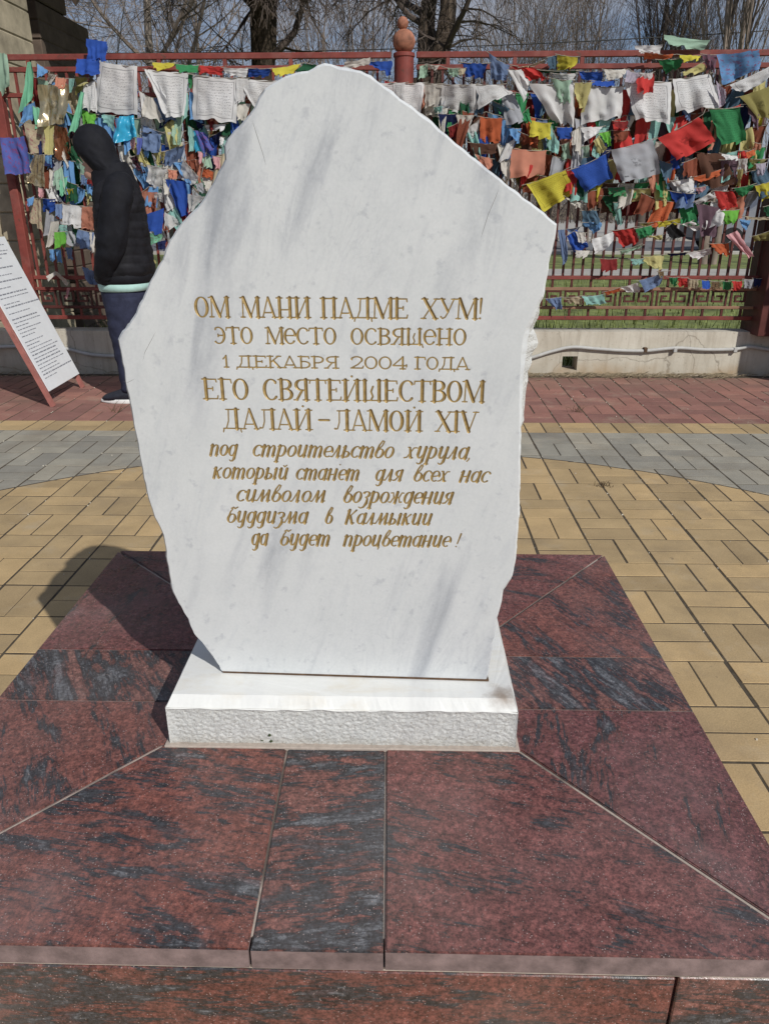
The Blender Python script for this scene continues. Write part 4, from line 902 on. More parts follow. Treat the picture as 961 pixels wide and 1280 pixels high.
flag_string('long cord of big yellow, blue, grey, red and green flags rising to the right', 5.375, [
 ('K7', (45, 300, 342, 188, 407, 366, 178, 508), 'yellow', T), ('K7', (380, 190, 642, 72, 697, 256, 488, 362), 'blue', T), ('C4', (403, 528, 552, 488, 582, 612, 438, 642), 'grey', L_), ('K6', (128, 792, 432, 634, 552, 822, 268, 962), 'red', L_), ('K6', (515, 570, 742, 558, 792, 812, 598, 857), 'green', T), ('K6', (738, 482, 985, 395, 985, 640, 880, 642), 'olive', L_)])
flag_string('orange, sky blue and white flags clustered right beside the stone edge', 5.43, [
 ('K4', (360, 440, 482, 440, 482, 602, 400, 600), 'navy', P_), ('K4', (428, 530, 492, 500, 492, 602, 438, 602), 'dred', P_), ('K4', (480, 445, 602, 450, 562, 540, 502, 602), 'offwhite', P_), ('K4', (545, 540, 636, 478, 632, 618, 558, 612), 'white', 'lungta'), ('K4', (720, 348, 892, 420, 872, 472, 738, 442), 'slate', P_), ('K4', (722, 442, 852, 500, 802, 682, 778, 652), 'sky', P_), ('K4', (640, 458, 787, 470, 777, 637, 640, 627), 'orange', L_), ('K4', (890, 460, 962, 402, 985, 500, 940, 492), 'green', P_),
 ('K4', (568, 630, 752, 640, 746, 702, 590, 712), 'brown', T), ('K4', (600, 708, 722, 740, 738, 834, 650, 790), 'salmon', L_), ('K4', (818, 640, 882, 598, 832, 742, 758, 765), 'white', P_), ('K4', (830, 530, 910, 540, 900, 640, 850, 620), 'sky', 'lungta'), ('K4', (330, 395, 390, 385, 380, 450, 340, 450), 'teal', P_)])
flag_string('salmon, yellow and pale teal flags below the big white flags', 5.42, [
 ('C4', (50, 520, 176, 530, 172, 622, 48, 627), 'salmon', P_), ('K5', (55, 690, 202, 740, 192, 822, 70, 792), 'rust', P_), ('K5', (45, 580, 112, 518, 132, 602, 90, 627), 'green', P_), ('K5', (135, 604, 292, 624, 286, 752, 128, 727), 'yellow', L_), ('K5', (290, 640, 352, 780, 352, 930, 258, 800), 'teal', P_), ('K5', (335, 655, 452, 654, 446, 742, 345, 746), 'blue', P_), ('K5', (450, 690, 512, 648, 517, 880, 450, 780), 'offwhite', P_), ('K5', (515, 654, 682, 648, 642, 722, 545, 758), 'white', P_), ('K5', (368, 790, 432, 764, 440, 900, 370, 900), 'palegreen', L_), ('K5', (520, 800, 577, 790, 577, 930, 520, 930), 'palegreen', P_), ('K5', (610, 760, 652, 718, 727, 832, 640, 864), 'paleyellow', P_), ('K5', (650, 700, 740, 680, 740, 800, 690, 790), 'lime', P_), ('K5', (760, 608, 862, 610, 872, 662, 770, 684), 'dred', P_), ('K5', (760, 680, 870, 680, 860, 770, 770, 770), 'rust', P_)])
flag_string('blue and green rags hanging between the balusters above the white and red pair', 5.44, [
 ('K7', (395, 200, 440, 230, 505, 430, 400, 380), 'dgreen', P_), ('K7', (500, 360, 632, 328, 602, 465, 510, 500), 'rust', P_), ('K7', (462, 500, 572, 498, 622, 640, 470, 620), 'slate', P_), ('K7', (470, 590, 600, 580, 630, 650, 550, 670), 'sky', P_), ('K7', (608, 390, 732, 378, 742, 520, 690, 565), 'dgreen', P_), ('K7', (655, 330, 782, 318, 797, 397, 668, 382), 'green', 'motif'), ('K7', (700, 440, 745, 440, 770, 600, 720, 610), 'teal', P_), ('K7', (818, 335, 985, 330, 975, 425, 838, 432), 'paleyellow', L_), ('K7', (330, 392, 467, 450, 462, 488, 400, 462), 'offwhite', P_)])
flag_string('deep blue, white and red flags low beside the stone shoulder', 5.41, [
 ('K7', (350, 640, 452, 620, 420, 662, 378, 668), 'denim', P_), ('K7', (350, 690, 422, 640, 520, 762, 418, 850), 'blue', P_), ('K7', (415, 660, 492, 668, 492, 745, 440, 738), 'offwhite', P_), ('K7', (535, 715, 692, 658, 718, 777, 550, 824), 'white', L_), ('K7', (688, 650, 852, 624, 903, 737, 768, 774), 'red', L_), ('K7', (868, 635, 985, 610, 985, 680, 900, 708), 'green', P_), ('K7', (420, 800, 520, 800, 500, 850, 410, 860), 'offwhite', P_), ('K7', (750, 800, 900, 755, 905, 780, 760, 830), 'palegreen', P_)])
flag_string('white, orange and green rags tangled in front of the grey car', 5.42, [
 ('K8', (140, 120, 232, 150, 222, 350, 150, 255), 'slate', P_), ('K8', (60, 240, 142, 198, 142, 332, 80, 374), 'salmon', P_), ('K8', (230, 275, 402, 248, 417, 357, 300, 372), 'white', L_), ('K8', (395, 245, 602, 188, 602, 228, 415, 308), 'orange', P_), ('K8', (410, 330, 492, 313, 482, 382, 440, 388), 'pink', P_), ('K8', (405, 430, 522, 363, 562, 397, 415, 458), 'white', P_), ('K8', (222, 350, 397, 370, 392, 422, 290, 514), 'blue', P_), ('K8', (548, 348, 692, 350, 722, 472, 600, 494), 'red', L_), ('K8', (420, 60, 622, 70, 722, 302, 480, 330), 'brown', P_), ('K8', (320, 140, 424, 98, 412, 252, 325, 245), 'rust', P_), ('K8', (600, 120, 725, 110, 722, 300, 580, 300), 'plum', P_)])
flag_string('dark plum and grey cloths with a bright green rag above the tyre', 5.44, [
 ('K8', (415, 430, 610, 480, 575, 700, 450, 695), 'plum', P_), ('K8', (608, 498, 742, 488, 722, 612, 628, 594), 'lime', P_), ('K8', (310, 600, 392, 573, 514, 622, 410, 648), 'white', 'motif'), ('K8', (188, 630, 242, 588, 345, 690, 225, 725), 'black', P_), ('K8', (128, 580, 292, 556, 302, 592, 140, 624), 'yellow', P_), ('K8', (-10, 620, 107, 618, 102, 692, -10, 705), 'green', P_), ('K8', (30, 688, 162, 678, 170, 715, 150, 718), 'paleyellow', P_), ('K8', (518, 748, 624, 738, 654, 842, 590, 806), 'orange', P_), ('K8', (0, 590, 130, 580, 140, 615, 0, 620), 'paleyellow', P_), ('K8', (740, 560, 820, 570, 800, 640, 740, 630), 'sky', P_)])
flag_string('crumpled white, green and yellow rags at the dark end of the fence', 5.40, [
 ('K8', (700, 330, 852, 298, 832, 342, 748, 404), 'green', P_), ('K8', (858, 310, 985, 275, 985, 400, 910, 424), 'yellow', P_), ('K8', (812, 110, 942, 113, 852, 212, 808, 182), 'paleyellow', P_), ('K8', (728, 115, 802, 108, 792, 234, 740, 212), 'white', P_), ('K8', (860, 150, 940, 140, 930, 250, 870, 240), 'lilac', P_), ('K8', (720, 190, 760, 190, 750, 320, 720, 310), 'paleyellow', P_), ('K8', (600, 70, 720, 90, 730, 120, 640, 110), 'white', P_), ('K8', (790, 60, 850, 40, 860, 80, 800, 110), 'orange', P_), ('K8', (850, -10, 900, 0, 890, 50, 840, 40), 'salmon', P_), ('K6', (800, 560, 890, 600, 880, 740, 820, 700), 'plum', P_), ('K8', (775, 540, 980, 545, 985, 570, 790, 560), 'beige', P_), ('K8', (920, 470, 985, 450, 985, 570, 930, 560), 'dgreen', P_), ('K8', (830, 690, 985, 640, 985, 720, 850, 720), 'olive', P_)])
flag_string('sagging cord of blue, cream, teal and white flags in front of the greek key band', 5.43, [
 ('K9', (40, 275, 102, 268, 106, 322, 76, 320), 'denim', P_), ('K9', (110, 270, 192, 263, 192, 302, 130, 295), 'beige', P_), ('K9', (188, 265, 277, 258, 287, 296, 210, 302), 'teal', P_), ('K9', (278, 248, 347, 229, 343, 246, 285, 262), 'orange', P_), ('K9', (345, 230, 422, 208, 427, 252, 380, 252), 'white', P_), ('K9', (423, 200, 512, 173, 527, 222, 450, 247), 'denim', L_), ('K9', (500, 163, 527, 163, 527, 197, 510, 197), 'gold', P_)], ends=((668, 376), (838, 338)))
flag_string('row of eight tiny bright flags above the greek key band', 5.43, [
 ('K9', (548, 188, 580, 190, 578, 223, 548, 219), 'green', P_), ('K9', (583, 188, 623, 190, 623, 228, 588, 227), 'red', P_), ('K9', (630, 195, 669, 198, 667, 234, 626, 231), 'beige', T), ('K9', (682, 200, 717, 202, 716, 237, 686, 233), 'blue', P_), ('K9', (722, 205, 757, 207, 756, 236, 722, 235), 'gold', P_), ('K9', (768, 203, 806, 207, 804, 242, 768, 239), 'green', P_), ('K9', (807, 202, 847, 204, 852, 240, 815, 244), 'red', P_), ('K9', (855, 195, 896, 197, 893, 233, 858, 233), 'grey', P_), ('K9', (895, 192, 940, 192, 940, 223, 895, 224), 'navy', P_)], ends=((832, 346), (961, 346)))
flag_string('short cord with a cream flag and a dark red one across the lower balusters', 5.45, [
 ('K9', (262, 110, 332, 110, 332, 157, 270, 164), 'dred', P_), ('K9', (385, 112, 442, 110, 442, 130, 400, 138), 'teal', P_), ('K9', (443, 100, 527, 94, 524, 152, 450, 154), 'paleyellow', L_), ('K9', (340, 70, 435, 55, 430, 70, 350, 90), 'palegreen', P_), ('K9', (540, 88, 625, 82, 620, 95, 545, 100), 'navy', P_), ('K9', (628, 85, 718, 65, 722, 90, 640, 124), 'white', 'motif'), ('K9', (715, 48, 795, 45, 800, 100, 750, 90), 'orange', P_)])
flag_string('lungta and salmon flags on a drooping cord under the left top rail', 5.42, [
 ('K1', (280, 235, 365, 290, 352, 342, 282, 332), 'sky', L_), ('K1', (372, 318, 428, 325, 382, 390, 342, 382), 'offwhite', L_), ('K1', (422, 338, 504, 350, 482, 434, 413, 402), 'salmon', P_), ('K1', (518, 350, 565, 350, 550, 455, 522, 455), 'teal', P_), ('K1', (570, 335, 665, 345, 622, 445, 568, 475), 'olive', P_), ('K1', (578, 405, 655, 365, 664, 380, 600, 412), 'paleyellow', P_)])
flag_string('pale beige and green flags below the gold foil banner', 5.43, [
 ('K1', (178, 685, 412, 700, 407, 925, 222, 922), 'beige', 'motif'), ('K1', (330, 703, 412, 700, 402, 925, 338, 922), 'paleyellow', P_), ('K1', (612, 578, 724, 618, 717, 695, 618, 690), 'lime', P_), ('K1', (770, 615, 862, 628, 858, 750, 758, 652), 'teal', P_), ('K3', (197, 60, 252, 90, 258, 184, 218, 172), 'sky', P_), ('K3', (322, 80, 378, 80, 383, 172, 342, 182), 'sky', P_), ('K3', (255, 80, 332, 78, 342, 314, 148, 322), 'gold', 'motif'), ('K3', (358, 180, 388, 200, 377, 312, 358, 354), 'offwhite', P_)])
flag_string('green, crimson and lime rags left of the hooded person', 5.42, [
 ('K3', (398, 200, 454, 163, 484, 365, 388, 302), 'palegreen', L_), ('K3', (430, 250, 490, 240, 480, 410, 440, 370), 'mint', P_), ('K3', (478, 268, 562, 298, 572, 424, 480, 424), 'dgreen', P_), ('K3', (488, 328, 534, 328, 554, 424, 508, 412), 'yellow', P_), ('K3', (575, 120, 650, 190, 612, 304, 582, 260), 'palegreen', P_), ('K3', (590, 220, 630, 230, 620, 300, 585, 290), 'denim', P_), ('K3', (648, 188, 724, 220, 692, 314, 632, 290), 'dred', P_), ('K3', (625, 300, 735, 330, 720, 440, 620, 370), 'palegreen', 'motif'), ('K3', (218, 390, 294, 398, 317, 645, 206, 560), 'beige', 'motif'), ('K3', (280, 318, 322, 328, 324, 392, 284, 386), 'pink', P_), ('K3', (200, 400, 250, 380, 245, 450, 205, 450), 'sky', P_)])
flag_string('cord with a white windhorse flag, a salmon and a blue one by the elbow', 5.41, [
 ('K3', (308, 395, 404, 400, 404, 494, 318, 494), 'blue', P_), ('K3', (405, 438, 454, 436, 454, 544, 408, 522), 'denim', P_), ('K3', (457, 433, 594, 450, 584, 614, 448, 590), 'white', L_), ('K3', (600, 455, 712, 455, 702, 632, 596, 615), 'salmon', L_), ('K3', (565, 618, 690, 645, 664, 774, 548, 746), 'denim', L_), ('K3', (375, 568, 438, 560, 410, 752, 338, 756), 'offwhite', P_), ('K3', (398, 640, 474, 638, 490, 754, 398, 760), 'lime', P_), ('K3', (425, 580, 490, 590, 500, 670, 430, 650), 'teal', 'motif'), ('K3', (358, 768, 402, 764, 404, 850, 368, 844), 'sky', P_), ('K3', (403, 764, 443, 768, 456, 864, 425, 854), 'sky', P_), ('K3', (478, 753, 522, 754, 534, 844, 500, 834), 'denim', P_), ('K3', (650, 640, 700, 650, 690, 790, 655, 780), 'offwhite', P_)])
flag_string('single blue windhorse flag and white ribbons low by the hand', 5.42, [('K3', (600, 890, 712, 930, 752, 1010, 655, 1054), 'denim', L_), ('K3', (338, 960, 402, 926, 420, 940, 352, 1000), 'offwhite', P_), ('K3', (395, 935, 420, 930, 505, 1012, 488, 1032), 'offwhite', P_), ('K3', (490, 1045, 512, 1045, 490, 1125, 470, 1130), 'pink', P_)], cord=False)
flag_string('denim blue and white windhorse flags right of the black hood', 5.42, [
 ('KB', (133, 188, 314, 205, 302, 388, 133, 350), 'denim', L_), ('KB', (353, 185, 519, 178, 472, 366, 328, 340), 'white', L_), ('KB', (348, 360, 534, 296, 472, 534, 338, 482), 'denim', L_), ('KB', (180, 488, 376, 520, 302, 720, 178, 652), 'white', L_), ('KB', (512, 438, 654, 600, 622, 684, 462, 602), 'white', L_), ('KB', (308, 368, 348, 370, 332, 464, 302, 444), 'paleyellow', P_), ('KB', (86, 236, 134, 240, 132, 404, 86, 394), 'violet', P_), ('KB', (20, 240, 66, 240, 60, 350, 25, 340), 'pink', P_), ('KB', (135, 120, 320, 190, 300, 215, 140, 185), 'denim', P_), ('KB', (150, 350, 200, 360, 190, 420, 155, 410), 'sky', P_)], ends=((150, 160), (262, 168)))
flag_string('teal, cyan and navy ribbons hanging below the third big white flag', 5.43, [
 ('KB', (558, 128, 604, 158, 624, 364, 568, 362), 'teal', P_), ('KB', (600, 168, 644, 178, 704, 374, 628, 372), 'cyan', P_), ('KB', (770, 220, 864, 178, 852, 304, 800, 304), 'navy', P_), ('KB', (738, 178, 784, 178, 772, 244, 738, 244), 'paleyellow', P_), ('KB', (708, 118, 905, 108, 884, 164, 740, 184), 'white', P_), ('KB', (620, 60, 710, 60, 700, 170, 640, 160), 'navy', P_), ('KB', (648, 368, 694, 368, 694, 494, 658, 484), 'pink', P_), ('KB', (785, 408, 854, 418, 854, 526, 808, 514), 'pink', P_), ('KB', (686, 515, 835, 556, 804, 625, 688, 595), 'orange', P_), ('KB', (625, 668, 694, 648, 724, 754, 638, 742), 'grey', P_), ('KB', (695, 640, 790, 640, 760, 740, 720, 730), 'offwhite', P_), ('KB', (850, 230, 890, 240, 880, 310, 850, 300), 'white', P_), ('KB', (370, 530, 460, 540, 450, 620, 380, 610), 'salmon', P_), ('KB', (15, 420, 70, 405, 170, 560, 110, 590), 'black', 'motif')])
flag_string('salmon, blue and mint flags one below another behind the jacket back', 5.42, [
 ('KB', (125, 730, 274, 740, 264, 934, 148, 966), 'salmon', P_), ('KB', (245, 755, 320, 740, 330, 830, 250, 820), 'white', P_), ('KB', (148, 950, 334, 885, 312, 1134, 138, 1104), 'blue', P_), ('KB', (133, 1104, 314, 1128, 344, 1222, 133, 1244), 'mint', 'motif'), ('KB', (338, 925, 434, 968, 484, 1044, 338, 1114), 'white', T), ('KB', (556, 758, 712, 780, 642, 890, 556, 934), 'white', T), ('KB', (270, 1200, 360, 1180, 340, 1280, 280, 1270), 'navy', P_), ('KB', (120, 1240, 200, 1240, 260, 1400, 180, 1420), 'paleyellow', P_)], cord=False)
# single scarves and banners, each tied on by itself
scarf('pale green scarf hanging from the rail end at the block pillar', 'scarf', 'silk_scarf', 5.42, 'K1', (-40, 140, 52, 165, 112, 470, -30, 500), 'palegreen')
scarf('mint green silk scarf with a blue tail beside the gold foil banner', 'scarf', 'silk_scarf', 5.40, 'K1', (208, 222, 240, 222, 278, 524, 148, 605), 'mint', fold=2)
scarf('sky blue tail tied below the mint scarf', 'scarf', 'silk_scarf', 5.43, 'K1', (185, 560, 265, 520, 262, 650, 140, 705), 'sky')
scarf('gold foil banner with dark printed figures', 'banner', 'foil_banner', 5.40, 'K1', (272, 390, 522, 392, 512, 692, 283, 694), 'gold', 'lungta', 2.2)
scarf('dark blue flag folded over the left top rail', 'flag', 'rail_flag', 5.40, 'K1', (650, 45, 807, 72, 803, 222, 643, 205), 'blue')
scarf('mid blue flag under the folded dark blue one', 'flag', 'rail_flag', 5.385, 'K1', (582, 200, 752, 200, 747, 318, 576, 316), 'blue')
scarf('light green silk scarf fanning out next to the gold foil banner', 'scarf', 'silk_scarf', 5.39, 'K1', (606, 440, 632, 455, 622, 710, 510, 788), 'mint', fold=2)
scarf('bright cyan satin scarf above the shoulder of the hooded person', 'scarf', 'silk_scarf', 5.40, 'K2', (45, 408, 132, 404, 156, 540, 5, 580), 'cyan', fold=1.8)
scarf('copper coloured shiny cloth left of the hood', 'cloth', 'satin_cloth', 5.42, 'K1', (415, 700, 505, 718, 600, 950, 415, 960), 'copper', fold=2)
scarf('blue and red printed banner on the left end post', 'banner', 'printed_banner', 5.40, 'S', (1, 172, 31, 171, 45, 221, 8, 218), 'violet', 'motif')
scarf('large royal blue silk flag close to the left edge of the stone', 'flag', 'silk_flag', 5.385, 'KB', (345, 618, 534, 640, 560, 955, 480, 985), 'blue', fold=1.8)
scarf('violet shiny cloth below the big white flags left of the stone', 'cloth', 'satin_cloth', 5.41, 'KB', (618, 165, 700, 190, 835, 350, 705, 414), 'violet', 'motif', 1.6)
scarf('white rolled cloth on the rail just right of the stone top', 'cloth', 'rolled_cloth', 5.44, 'Z1', (725, 85, 880, 55, 872, 105, 715, 122), 'offwhite')
scarf('blue cloth on the rail next to the rolled white one', 'cloth', 'rolled_cloth', 5.43, 'Z1', (868, 82, 1010, 75, 1010, 165, 890, 130), 'blue')
scarf('pale green ribbon tied right of the finial post', 'scarf', 'silk_scarf', 5.44, 'K4', (238, 120, 284, 108, 304, 205, 232, 205), 'palegreen')
scarf('pale green cloth thrown over the right top rail', 'scarf', 'silk_scarf', 5.44, 'K6', (178, 18, 522, 62, 477, 128, 173, 126), 'palegreen', fold=1.6)
scarf('white plastic bag caught on the right top rail', 'bag', 'plastic_bag', 5.44, 'K6', (-40, 100, 168, 92, 152, 165, -20, 165), 'white', fold=2)
scarf('shiny blue scarf with violet print over the right end of the top rail', 'scarf', 'printed_scarf', 5.38, 'K6', (566, 168, 890, 130, 912, 275, 612, 395), 'sky', 'motif', 1.5)
scarf('pink and white ribbons hanging beside the big white flag at the right', 'ribbon', 'ribbon', 5.36, 'K6', (560, 360, 630, 430, 640, 560, 590, 560), 'lilac', 'motif')
scarf('long light blue ribbon dangling at the right shoulder of the stone', 'ribbon', 'ribbon', 5.37, 'K7', (278, 645, 332, 640, 375, 905, 318, 905), 'denim', fold=.8)
scarf('white and pink plastic wrapper hanging above the row of tiny flags', 'bag', 'plastic_bag', 5.39, 'K8', (640, 680, 722, 645, 850, 835, 795, 845), 'pink', fold=1.6)
# the weathered layer behind: strings tied to and fro between the balusters
def back_string(label, a, c, n, size, Y, cols, seed):
    rn = random.Random(seed); A, B = at(*a, Y), at(*c, Y); root = empty('prayer_flag_string', A, label, 'prayer flags', 'strings of prayer flags on the fence'); pts = []
    for i in range(n+1): t = i/n; p = A.lerp(B, t); p.z -= .10*4*t*(1-t)*rn.uniform(.6, 1.1); pts.append(p)
    cord_mesh(pts, root)
    for i in range(n):
        a_, b_ = pts[i], pts[i+1]; a_, b_ = a_.lerp(b_, .06), a_.lerp(b_, .96); h = size*rn.uniform(.8, 1.5); sh = rn.uniform(-.07, .07); tw = rn.uniform(-.05, .05)
        P = [a_, b_, b_+Vector((sh+rn.uniform(-.04, .03), tw+rn.uniform(-.03, .03), -h*rn.uniform(.85, 1.1))), a_+Vector((sh+rn.uniform(-.03, .04), tw, -h*rn.uniform(.85, 1.1)))]
        cl = rn.choice(cols); flag_mesh(P, 1.5, 12).build('flag', cloth(cl, rn.choice(('plain', 'plain', 'lungta', 'text'))), root, smooth=True, uv=True)
MIXL = ['mint', 'sky', 'white', 'palegreen', 'offwhite', 'denim', 'salmon', 'palegreen', 'paleyellow', 'grey', 'rust', 'blue', 'beige', 'teal', 'dred', 'navy', 'sky', 'white', 'dgreen']
MIXR = ['offwhite', 'blue', 'red', 'green', 'paleyellow', 'grey', 'rust', 'dgreen', 'brown', 'salmon', 'navy', 'denim', 'yellow', 'orange', 'white', 'teal', 'slate']
DARK = ['brown', 'rust', 'dgreen', 'navy', 'plum', 'dred', 'slate', 'olive', 'black']
for args in (
 ('faded flags behind the gold foil banner, tied high on the left', (30, 92), (330, 108), 19, .18, 5.455, MIXL, 1), ('faded flags sagging behind the hood', (40, 132), (310, 124), 20, .17, 5.445, MIXL, 2), ('faded flags at the height of the shoulders of the person', (45, 164), (300, 162), 18, .16, 5.455, MIXL, 3),
 ('faded flags running behind the chest of the person', (50, 194), (285, 190), 17, .15, 5.445, MIXL, 4), ('faded flags behind the upper sleeve of the person', (52, 222), (265, 218), 16, .11, 5.45, MIXL, 15), ('loose faded flags at the height of the jacket hem', (140, 250), (248, 245), 8, .12, 5.455, MIXL, 5), ('sparse faded rags low on the left balusters', (58, 262), (118, 268), 4, .12, 5.45, MIXL, 16),
 ('dark faded flags on the far side of the left panel', (40, 120), (330, 120), 11, .22, 5.56, DARK, 6), ('dark faded flags low on the far side of the left panel', (60, 190), (290, 195), 9, .22, 5.565, DARK, 7),
 ('faded flags tied high behind the big white flags on the right', (480, 100), (958, 96), 26, .16, 5.455, MIXR, 8), ('faded flags sagging behind the orange windhorse flag', (545, 134), (958, 126), 26, .18, 5.445, MIXR, 9), ('faded flags hanging under the yellow windhorse flag', (580, 158), (958, 156), 22, .17, 5.455, MIXR, 17), ('faded flags running behind the big red flag', (620, 180), (958, 183), 19, .16, 5.445, MIXR, 10), ('faded flags peeping out under the big grey flag', (655, 215), (958, 208), 15, .12, 5.452, MIXR, 18), ('scattered rags in front of the grey car', (800, 240), (958, 232), 7, .13, 5.45, MIXR, 19),
 ('dark cloths on the far side of the right panel', (500, 110), (955, 105), 16, .25, 5.56, DARK, 12), ('dark cloths lower on the far side of the right panel', (590, 165), (958, 155), 14, .24, 5.565, DARK, 13), ('short dark cloths on the far side above the car', (780, 225), (958, 205), 6, .17, 5.56, DARK, 14)): back_string(*args)

# ------------------------------------------------------------------ the person in the hood
def person():
    X, Y = -1.66, 4.68
    SK = m_simple('skin', (.48, .27, .20), .55, .1, 30, bump=.05); JK = m_simple('black_jersey', (.0075, .008, .0115), .8, .3, 30, .25); VS = m_simple('black_quilt', (.012, .012, .015), .7, .45, 14, .2)
    TR = m_simple('navy_trousers', (.028, .032, .060), .85, .25, 25, .2); MT = m_simple('mint_shirt', (.42, .64, .60), .85, .1, 30); SH = m_simple('dark_shoe', (.015, .017, .026), .6, .3, 60); SOLE = m_simple('white_sole', (.72, .72, .70), .6, .1, 30)
    root = empty('person', (X, Y, 0), 'person in a black hood and quilted jacket looking down, navy trousers', 'person')
    def ring(cx, cy, z, rx, ry, n=24, tiltx=0, k=2.3):
        r = []
        for j in range(n):
            a = 2*math.pi*j/n; c, s = math.cos(a), math.sin(a); q = (abs(c)**k+abs(s)**k)**(-1/k)
            r.append((cx+rx*c*q, cy+ry*s*q, z+tiltx*c*q))
        return r
    # body: one skin surface from joints
    bm = bmesh.new(); J = {}
    def V(n, p, r): J[n] = (bm.verts.new(p), r)
    V('pelvis', (X+.0, Y, .78), .10); V('waist', (X+.0, Y, .93), .095); V('chest', (X+.0, Y, 1.12), .115); V('neck', (X+.0, Y, 1.29), .055); V('head0', (X-.05, Y, 1.37), .075); V('head1', (X-.09, Y, 1.45), .085); V('head2', (X-.10, Y, 1.50), .06)
    for s, nm in ((-1, 'l'), (1, 'r')):
        V('hip'+nm, (X+.0, Y+s*.09, .74), .085); V('knee'+nm, (X-.01+.02*s, Y+s*.09, .41), .058); V('ank'+nm, (X+.01+.03*s, Y+s*.085, .085), .030); V('toe'+nm, (X-.11+.03*s, Y+s*.09, .034), .014)
        V('sho'+nm, (X+.01+(.06 if s < 0 else 0), Y+s*.165, 1.225), .05); V('elb'+nm, (X-.04+(.07 if s < 0 else 0), Y+s*.215, .97), .042); V('wri'+nm, (X-.10+(.03 if s < 0 else 0), Y+s*.16, .82), .026); V('palm'+nm, (X-.085, Y+s*.12, .80), .03)
        for f in range(5):
            hx = .09 if s < 0 else 0; fy = (f-1.7)*.017; l = (.045, .055, .06, .055, .045)[f]
            # the hands are in the jacket pockets: fingers curl forward inside them
            V('f%d0%s' % (f, nm), (X-.080+.4*fy, Y+s*(.11-.03*(f == 4)), .765+.02*(f == 4)), .010); V('f%d1%s' % (f, nm), (X-.085+.4*fy, Y+s*(.095-.03*(f == 4)), .765-l*.6), .008)
    E_ = [('pelvis', 'waist'), ('waist', 'chest'), ('chest', 'neck'), ('neck', 'head0'), ('head0', 'head1'), ('head1', 'head2')]
    for nm in 'lr':
        E_ += [('pelvis', 'hip'+nm), ('hip'+nm, 'knee'+nm), ('knee'+nm, 'ank'+nm), ('ank'+nm, 'toe'+nm), ('chest', 'sho'+nm), ('sho'+nm, 'elb'+nm), ('elb'+nm, 'wri'+nm), ('wri'+nm, 'palm'+nm)]
        for f in range(5): E_ += [('palm'+nm, 'f%d0%s' % (f, nm)), ('f%d0%s' % (f, nm), 'f%d1%s' % (f, nm))]
    for a, c in E_: bm.edges.new((J[a][0], J[c][0]))
    bm.verts.index_update(); me = bpy.data.meshes.new('body'); names = list(J); bm.to_mesh(me); bm.free()
    body = obj('body', me, SK, root)
    md = body.modifiers.new('skin', 'SKIN'); 
    for i, nm in enumerate(names):
        sv = me.skin_vertices[0].data[i]; sv.radius = (J[nm][1],)*2; sv.use_root = nm == 'pelvis'
    body.modifiers.new('sub', 'SUBSURF').levels = 1; body.modifiers['sub'].render_levels = 2
    # the face that shows below the rim of the hood: brow, nose, lips, chin
    b = MB(); prof = [(1.455, .02), (1.435, .05), (1.42, .055), (1.405, .048), (1.385, .062), (1.365, .082), (1.352, .060), (1.340, .068), (1.330, .064), (1.318, .070), (1.298, .060), (1.283, .02)]
    b.loft([ring(X-.075-(1.47-z)*.16+.02, Y, z, d+.012, .062, 20, .012) for z, d in prof]); b.build('face', SK, root, smooth=True)
    for s in (-1, 1): ball_ = MB(); ball_.lathe([(.011*math.sin(math.pi*i/8), -.011*math.cos(math.pi*i/8)) for i in range(9)], (X-.128, Y+s*.03, 1.408), 12); ball_.build('eye', SOLE, root, smooth=True)
    # hood: fabric shell open at the front and below
    b = MB(); rg = []
    H = [(1.265, .02, .088, .092, .03), (1.30, .0, .110, .105, .055), (1.345, -.035, .123, .112, .075), (1.39, -.068, .125, .116, .070), (1.435, -.083, .117, .114, .05), (1.475, -.086, .107, .107, .03), (1.515, -.083, .088, .09, .018), (1.545, -.078, .06, .064, .01), (1.560, -.076, .022, .026, .004)]
    H = [tuple(np.interp(q, range(len(H)), [p[k_] for p in H]) for k_ in range(5)) for q in np.linspace(0, len(H)-1, 30)]
    def crease(p): v_ = Vector(p); return .006*(1-2*abs(noise.noise(Vector((v_.x*26+v_.z*9, v_.y*16, v_.z*14)))))
    for z, dx, rx, ry, tl in H: rg.append([(p[0]+crease(p), p[1]+crease(p)*(1 if p[1] > Y else -1), p[2]+.006*noise.noise(Vector(p)*16)) for p in ring(X+dx, Y, z+(.0), rx, ry, 32, tl*-.55, 2.1)])
    b.loft(rg, caps=False); b.f.append(tuple(range((len(rg)-1)*32, len(rg)*32))); b.mi.append(0)
    # opening: drop the faces where the face looks out
    keep = []
    for f in b.f:
        c = sum((Vector(b.v[i]) for i in f), Vector())/len(f)
        if c.x < X-.135 and c.z < 1.405 and abs(c.y-Y) < .07: continue
        keep.append(f)
    b.f = keep; b.mi = [0]*len(keep)
    ho = b.build('hood', JK, root, smooth=True); sm = ho.modifiers.new('thick', 'SOLIDIFY'); sm.thickness = .008; sm.offset = -1; ho.modifiers.new('sub', 'SUBSURF').render_levels = 2
    b = MB(); b.loft([[(p[0]+.012*noise.noise(Vector((p[0]*14, p[1]*14, z*30))), p[1]+.012*noise.noise(Vector((p[1]*14, z*30, p[0]*14))), p[2]+.008*noise.noise(Vector(p)*12)) for p in ring(X+dx, Y, z, rx, ry, 36, tl)] for z, dx, rx, ry, tl in
        ((1.232, .010, .112, .160, .01), (1.258, .006, .112, .140, .015), (1.288, .0, .110, .118, .025), (1.312, -.006, .108, .108, .03), (1.338, -.016, .100, .098, .03))], caps=False); cl = b.build('hood_collar', JK, root, smooth=True); cl.modifiers.new('sub', 'SUBSURF').render_levels = 2
